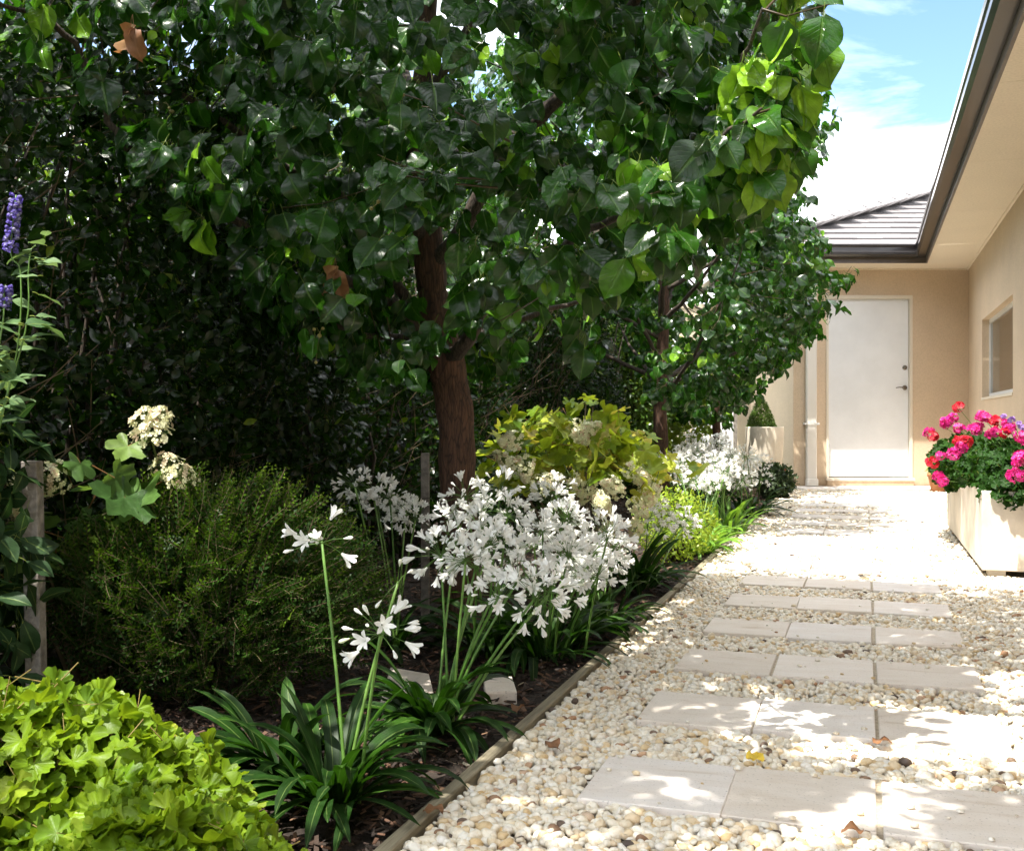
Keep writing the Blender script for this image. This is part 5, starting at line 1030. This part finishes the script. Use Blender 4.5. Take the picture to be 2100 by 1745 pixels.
# ------------------------------------------------------------------ salvia at the left edge
def salvia():
    rg = np.random.default_rng(91); B = cw(X2(10, 2.15), 2.15); t = thing('salvia', 'blue flowered salvia stem with grey green leaves at the left edge', 'flowering plant', B)
    lm_ = MB(); T = [leaf(L_, L_ * .30, PEARP, fold=.3, curl=c_, wave=.12, nu=2, nv=7, pet=.012, petr=.0012) for L_, c_ in [(.05, .4), (.058, .8), (.042, .1)]]
    stems = [[P(-60, 1400, 2.15), P(-25, 1000, 2.15), P(35, 720, 2.15), P(42, 560, 2.15), P(22, 520, 2.15), P(33, 400, 2.15)], [P(-60, 1400, 2.15), P(-30, 900, 2.1), P(6, 660, 2.1), P(8, 600, 2.1), P(12, 585, 2.1)], [P(-60, 1400, 2.15), P(-20, 950, 2.15), P(52, 680, 2.15), P(58, 560, 2.15), P(62, 520, 2.15)]]
    for s in stems: m = MB(); m.tube(smooth_path(np.array(s) - B, 4), np.linspace(.0022, .0012, 4 * (len(s) - 1) + 1), 6); part('stem', m, M['stalk'], t)
    pos, yd = [], []
    for (a, b, n_) in [(70, 515, 9), (60, 640, 6), (30, 700, 9), (15, 790, 8), (5, 750, 9), (90, 520, 3), (5, 850, 5), (10, 620, 5)]:
        for k in range(n_): pos.append(P(a + rg.normal(0, 10), b + rg.normal(0, 22), 2.15 + rg.normal(0, .05))); an = rg.uniform(0, 6.28); yd.append((math.cos(an), math.sin(an), rg.uniform(-.5, .3)))
    pos = np.array(pos) - B; n = len(pos); R = frames(np.array(yd), np.tile([0, -.4, 1.0], (n, 1)) + rg.normal(0, .25, (n, 3))) * rg.uniform(.8, 1.2, n)[:, None, None]; ti = rg.integers(0, 3, n); r = rg.random(n)
    for j in range(3): q = ti == j; lm_.scatter(T[j], pos[q], R[q], r[q])
    part('foliage', lm_, M['salvia'], t)
    for (a0, b0, a1, b1, Z) in [(20, 520, 34, 402, 2.15), (4, 640, 14, 588, 2.1)]:
        m = MB(); p0, p1 = P(a0, b0, Z) - B, P(a1, b1, Z) - B; n = int(1.4 * (b0 - b1)); s = rg.random(n); an = rg.uniform(0, 6.28, n); d = np.stack([np.cos(an), np.sin(an), rg.uniform(-.1, .6, n)], -1); p = p0 + (p1 - p0) * s[:, None] + d * .0055 * (1.2 - .6 * s)[:, None]
        m.scatter(bud_T(.010), p, frames(unit(d), unit(rg.normal(0, 1, (n, 3)))) * rg.uniform(.6, 1.1, n)[:, None, None], rg.random(n)); q = rg.random(n) < .5; m.scatter(sepal_floret(.0045, 3, 1), p[q] + d[q] * .008, frames(unit(d[q]), unit(rg.normal(0, 1, (q.sum(), 3)))), rg.uniform(.5, 1, q.sum())); part('flower_spike', m, M['blue'], t)
salvia()

# ------------------------------------------------------------------ tall pot with conifer cone, terracotta pot
B = cw(X2(1568, 11.2), 11.2)
pt_ = thing('tall_pot', 'tall tapered cream pot holding the cone shaped conifer', 'pot', B)
m = MB(); R0 = 39 / F * 11.2; ht = zz(875, 11.2); m.lathe([(R0 * .62, 0), (R0 * .66, .01), (R0 * .84, ht * .3), (R0 * .96, ht * .65), (R0, ht - .012), (R0 - .004, ht), (R0 - .03, ht), (R0 - .032, ht - .06), (0.0005, ht - .06)], sides=40); part('body', m, M['pot'], pt_)
m = MB(); m.lathe([(R0 - .033, ht - .045), (.001, ht - .04)], sides=24); part('soil', m, M['potsoil'], pt_)
Bc = cw(X2(1561, 11.2), 11.2, ht - .04)
ct = thing('topiary_conifer', 'small cone shaped conifer growing in the tall cream pot', 'conifer', Bc); rg = np.random.default_rng(17); n = 4200
hC = zz(818, 11.2) - ht + .04; u = rg.random(n) ** .8; z = .03 + hC * (1 - (1 - rg.random(n)) ** .55) * .97; rad = .155 * (1 - z / hC) ** .62 * rg.random(n) ** .3 + .006; a = rg.uniform(0, 6.28, n)
mb = MB(); leafcloud(mb, ell_templates(.020, .0045, 4, 15, pet=0), np.stack([rad * np.cos(a), rad * np.sin(a), z], -1), np.stack([np.cos(a), np.sin(a), np.full(n, .9)], -1), rg, spread=.35); part('foliage', mb, M['conifer'], ct)
m = MB(); m.tube([(0, 0, 0), (0, 0, hC * .8)], [.012, .004], 6); part('trunk', m, M['limb'], ct)
B = G(1923, 1007); tpo = thing('terracotta_pot', 'small orange terracotta pot on the paving behind the geranium trough', 'pot', B)
m = MB(); m.lathe([(.065, 0), (.068, .006), (.098, .15), (.098, .155), (.108, .157), (.110, .195), (.100, .197), (.096, .16), (.001, .16)], sides=28); part('body', m, M['terracotta'], tpo)
bush('potted_plant', 'light green leafy plant in the small terracotta pot', 'plant', B + [0, 0, .16], (.10, .10, .08), 240, ell_templates(.045, .014, 4, 16), 'lime_tree', 84, zc=.05, stem=False)

# ------------------------------------------------------------------ geranium troughs
TX0, TX1, TH = .545, 1.02, .425
ty = [G(2014, 1184)[1], 0]; Y0 = 5.66 
Y0 = float(G(2014, 1184)[1]); 
for k, (ya, yb, lab) in enumerate([(Y0, Y0 + 1.19, 'cream fibre cement trough with bare square front face, the nearer of the geranium troughs'), (Y0 + 1.2, Y0 + 2.39, 'cream fibre cement trough, the farther of the geranium troughs, nearer the door')]):
    t = thing('planter_trough', lab, 'planter', (TX0, ya, 0), 0, 'cream troughs along the house wall'); w = TX1 - TX0; L = yb - ya; m = MB(); th = .028
    m.box((0, 0, .035), (w, th, TH)); m.box((0, L - th, .035), (w, L, TH)); m.box((0.0, th, .035), (th, L - th, TH)); m.box((w - th, th, .035), (w, L - th, TH)); m.box((th, th, .036), (w - th, L - th, .05)); ob = part('body', m, M['trough'], t, False)
    bv = ob.modifiers.new('b', 'BEVEL'); bv.width = .004; bv.segments = 2; bv.limit_method = 'ANGLE'
    for sx2 in (.03, w - .11):
        for sy in (.03, L - .11): m = MB(); m.box((sx2, sy, 0), (sx2 + .08, sy + .08, .034)); part('foot', m, M['trough'], t, False)
    m = sheet(th, th, w - th, L - th, TH - .05, 4, 8); part('soil', m, M['potsoil'], t)
GT = [lobed(.026, 7, .14, .0, .12, 7, cu, 30, 2, .3, pet=.03, petr=.001, seed=s, teeth=.03, lp=.35) for s, cu in [(21, .2), (22, .35), (23, .0), (24, .1)]]
def gball(seed, R=.034, n=26):
    rg = np.random.default_rng(seed); mb = MB(); d = unit(rg.normal(0, 1, (n, 3)) + [0, 0, .5]); pos = d * R * rg.uniform(.75, 1.05, n)[:, None] * [1, 1, .8]; Rm = frames(unit(d + rg.normal(0, .25, (n, 3))), unit(rg.normal(0, 1, (n, 3)))) * rg.uniform(.8, 1.1, n)[:, None, None]; ti = rg.integers(0, 4, n); r = rg.random(n)
    for j in range(4): q = ti == j; mb.scatter(G5[j], pos[q], Rm[q], r[q])
    return mb
GB = {c_: [gball(900 + k * 7 + i).mesh('flower_head', M[c_]) for i in range(4)] for k, c_ in enumerate(['magenta', 'red', 'purple'])}
def z2(x, y): return 1260 + .4 * x, 504 + .4 * y
def gz(x): return np.interp(x, [1885, 1930, 1990, 2100], [7.35, 6.9, 6.2, 5.5])
def geranium(label, B, boxes, n, flowers, seed, cats):
    rg = np.random.default_rng(seed); B = np.array(B); t = thing('geranium', label, 'flowering plant', B, 0, 'geraniums in the troughs'); mb = MB(); ps = []
    for (c_, e_, k) in boxes:
        d = unit(rg.normal(0, 1, (k, 3))); ps.append(np.concatenate([np.array(c_) + d * (rg.random(k) ** .3)[:, None] * e_, d], 1))
    ps = np.vstack(ps); pos, d = ps[:, :3] - B, ps[:, 3:]; n = len(pos)
    zd = unit(d * .9 + [-.2, -.3, .8] + rg.normal(0, .3, (n, 3))); yd = unit(rg.normal(0, 1, (n, 3)) + d * .5); R = frames(yd, zd) * rg.uniform(.6, 1.15, n)[:, None, None]; ti = rg.integers(0, 4, n); r = rnds(rg, n)
    for j in range(4): q = ti == j; mb.scatter(GT[j], pos[q], R[q], r[q])
    part('foliage', mb, M['geranium'], t)
    for (x, y, c_) in flowers:
        a, b = z2(x, y); h = P(a, b, gz(a) - .35 * np.clip((y - 920) / 100, 0, 1.6)) - B; root = h * [.6, .6, .6] + [.08, 0, -.05]; sm = MB(); sm.tube([root, (root + h) / 2 + [0, 0, .01], h], [.002, .0018, .0015], 5); st = part('flower_stalk', sm, M['stalk'], t)
        o = link('flower_head', GB[c_][rg.integers(0, 4)], st, tuple(h)); o.rotation_euler = (rg.normal(0, .4), rg.normal(0, .4), rg.uniform(0, 6)); s = rg.uniform(.75, 1.1) * (.5 if c_ == 'purple' else 1); o.scale = (s, s, s)
geranium('pink and red flowered geranium spilling over the far trough toward the door', (.75, Y0 + 1.8, TH), [((.68, Y0 + 1.65, .52), (.30, .75, .17), 1900), ((.56, Y0 + 1.6, .44), (.15, .35, .12), 550)], 0, [(1762, 828, 'red'), (1770, 1003, 'red'), (1630, 975, 'red'), (1628, 1110, 'red'), (1735, 885, 'magenta'), (1700, 905, 'magenta'), (1615, 955, 'magenta'), (1770, 940, 'magenta'), (1780, 1035, 'magenta'), (1740, 1070, 'magenta'), (1672, 1075, 'magenta'), (1660, 1180, 'magenta'), (1680, 1205, 'magenta'), (1800, 1005, 'red'), (1690, 925, 'magenta')], 92, None)
geranium('bright magenta geranium heaped in the nearer trough', (.75, Y0 + .6, TH), [((.74, Y0 + .6, .50), (.27, .62, .15), 1900), ((.70, Y0 + .10, .42), (.16, .16, .10), 360)], 0, [(1955, 897, 'red'), (1885, 875, 'magenta'), (1865, 928, 'magenta'), (1850, 940, 'magenta'), (1905, 885, 'magenta'), (1955, 955, 'magenta'), (2025, 940, 'magenta'), (1930, 965, 'magenta'), (2070, 1105, 'magenta'), (2090, 1090, 'magenta'), (2050, 1175, 'magenta'), (2085, 1180, 'magenta'), (2010, 925, 'magenta'), (2090, 985, 'magenta'), (2000, 960, 'red'), (1995, 878, 'purple'), (2035, 892, 'purple'), (2080, 925, 'purple'), (2075, 910, 'purple'), (2100, 935, 'purple'), (2150, 900, 'magenta'), (2180, 1000, 'magenta')], 93, None)

# ------------------------------------------------------------------ fallen leaves on the pebbles
def fallen(px_, py_, mat, s, rz, label, seed):
    rg = np.random.default_rng(seed); T = leaf(.042 * s, .017 * s, PEARP, fold=.4, curl=rg.uniform(.5, 1.6), wave=.35, nu=2, nv=8, pet=.015, petr=.0008, ph=seed) if mat != 'yellowleaf' else lobed(.021 * s, 5, .35, .1, .25, 5, .3, 40, 3, .4, pet=.02, petr=.0008, seed=seed)
    mb = MB(); mb.scatter(T, np.zeros((1, 3)), np.eye(3)[None], np.array([.5])); o = link('fallen_leaf', mb.mesh('fallen_leaf', M[mat]), None, tuple(G(px_, py_) + [0, 0, .022])); o.rotation_euler = (.2, -.1, rz); tag(o, label, 'fallen leaf', 'fallen leaves on the pebbles and bark')
fallen(1550, 1575, 'yellowleaf', 1.0, .4, 'bright yellow fallen leaf on the pebbles between the two nearest paver rows', 1)
fallen(1778, 1545, 'deadleaf', 1.1, -1.2, 'red brown curled leaf against the second paver row joint', 2)
fallen(1785, 1730, 'deadleaf', 1.0, 2.0, 'crumpled brown leaf in front of the nearest paver row', 3)
fallen(1150, 1558, 'deadleaf', 1.1, .9, 'olive and rust coloured leaf on the pebbles near the edging', 4)
fallen(1060, 1480, 'deadleaf', 1.1, .2, 'brown leaf lying on the dark bark below the agapanthus', 5)
fallen(925, 1690, 'deadleaf', 1.0, 1.9, 'small brown leaf on the bark close to the edging at the bottom', 6)
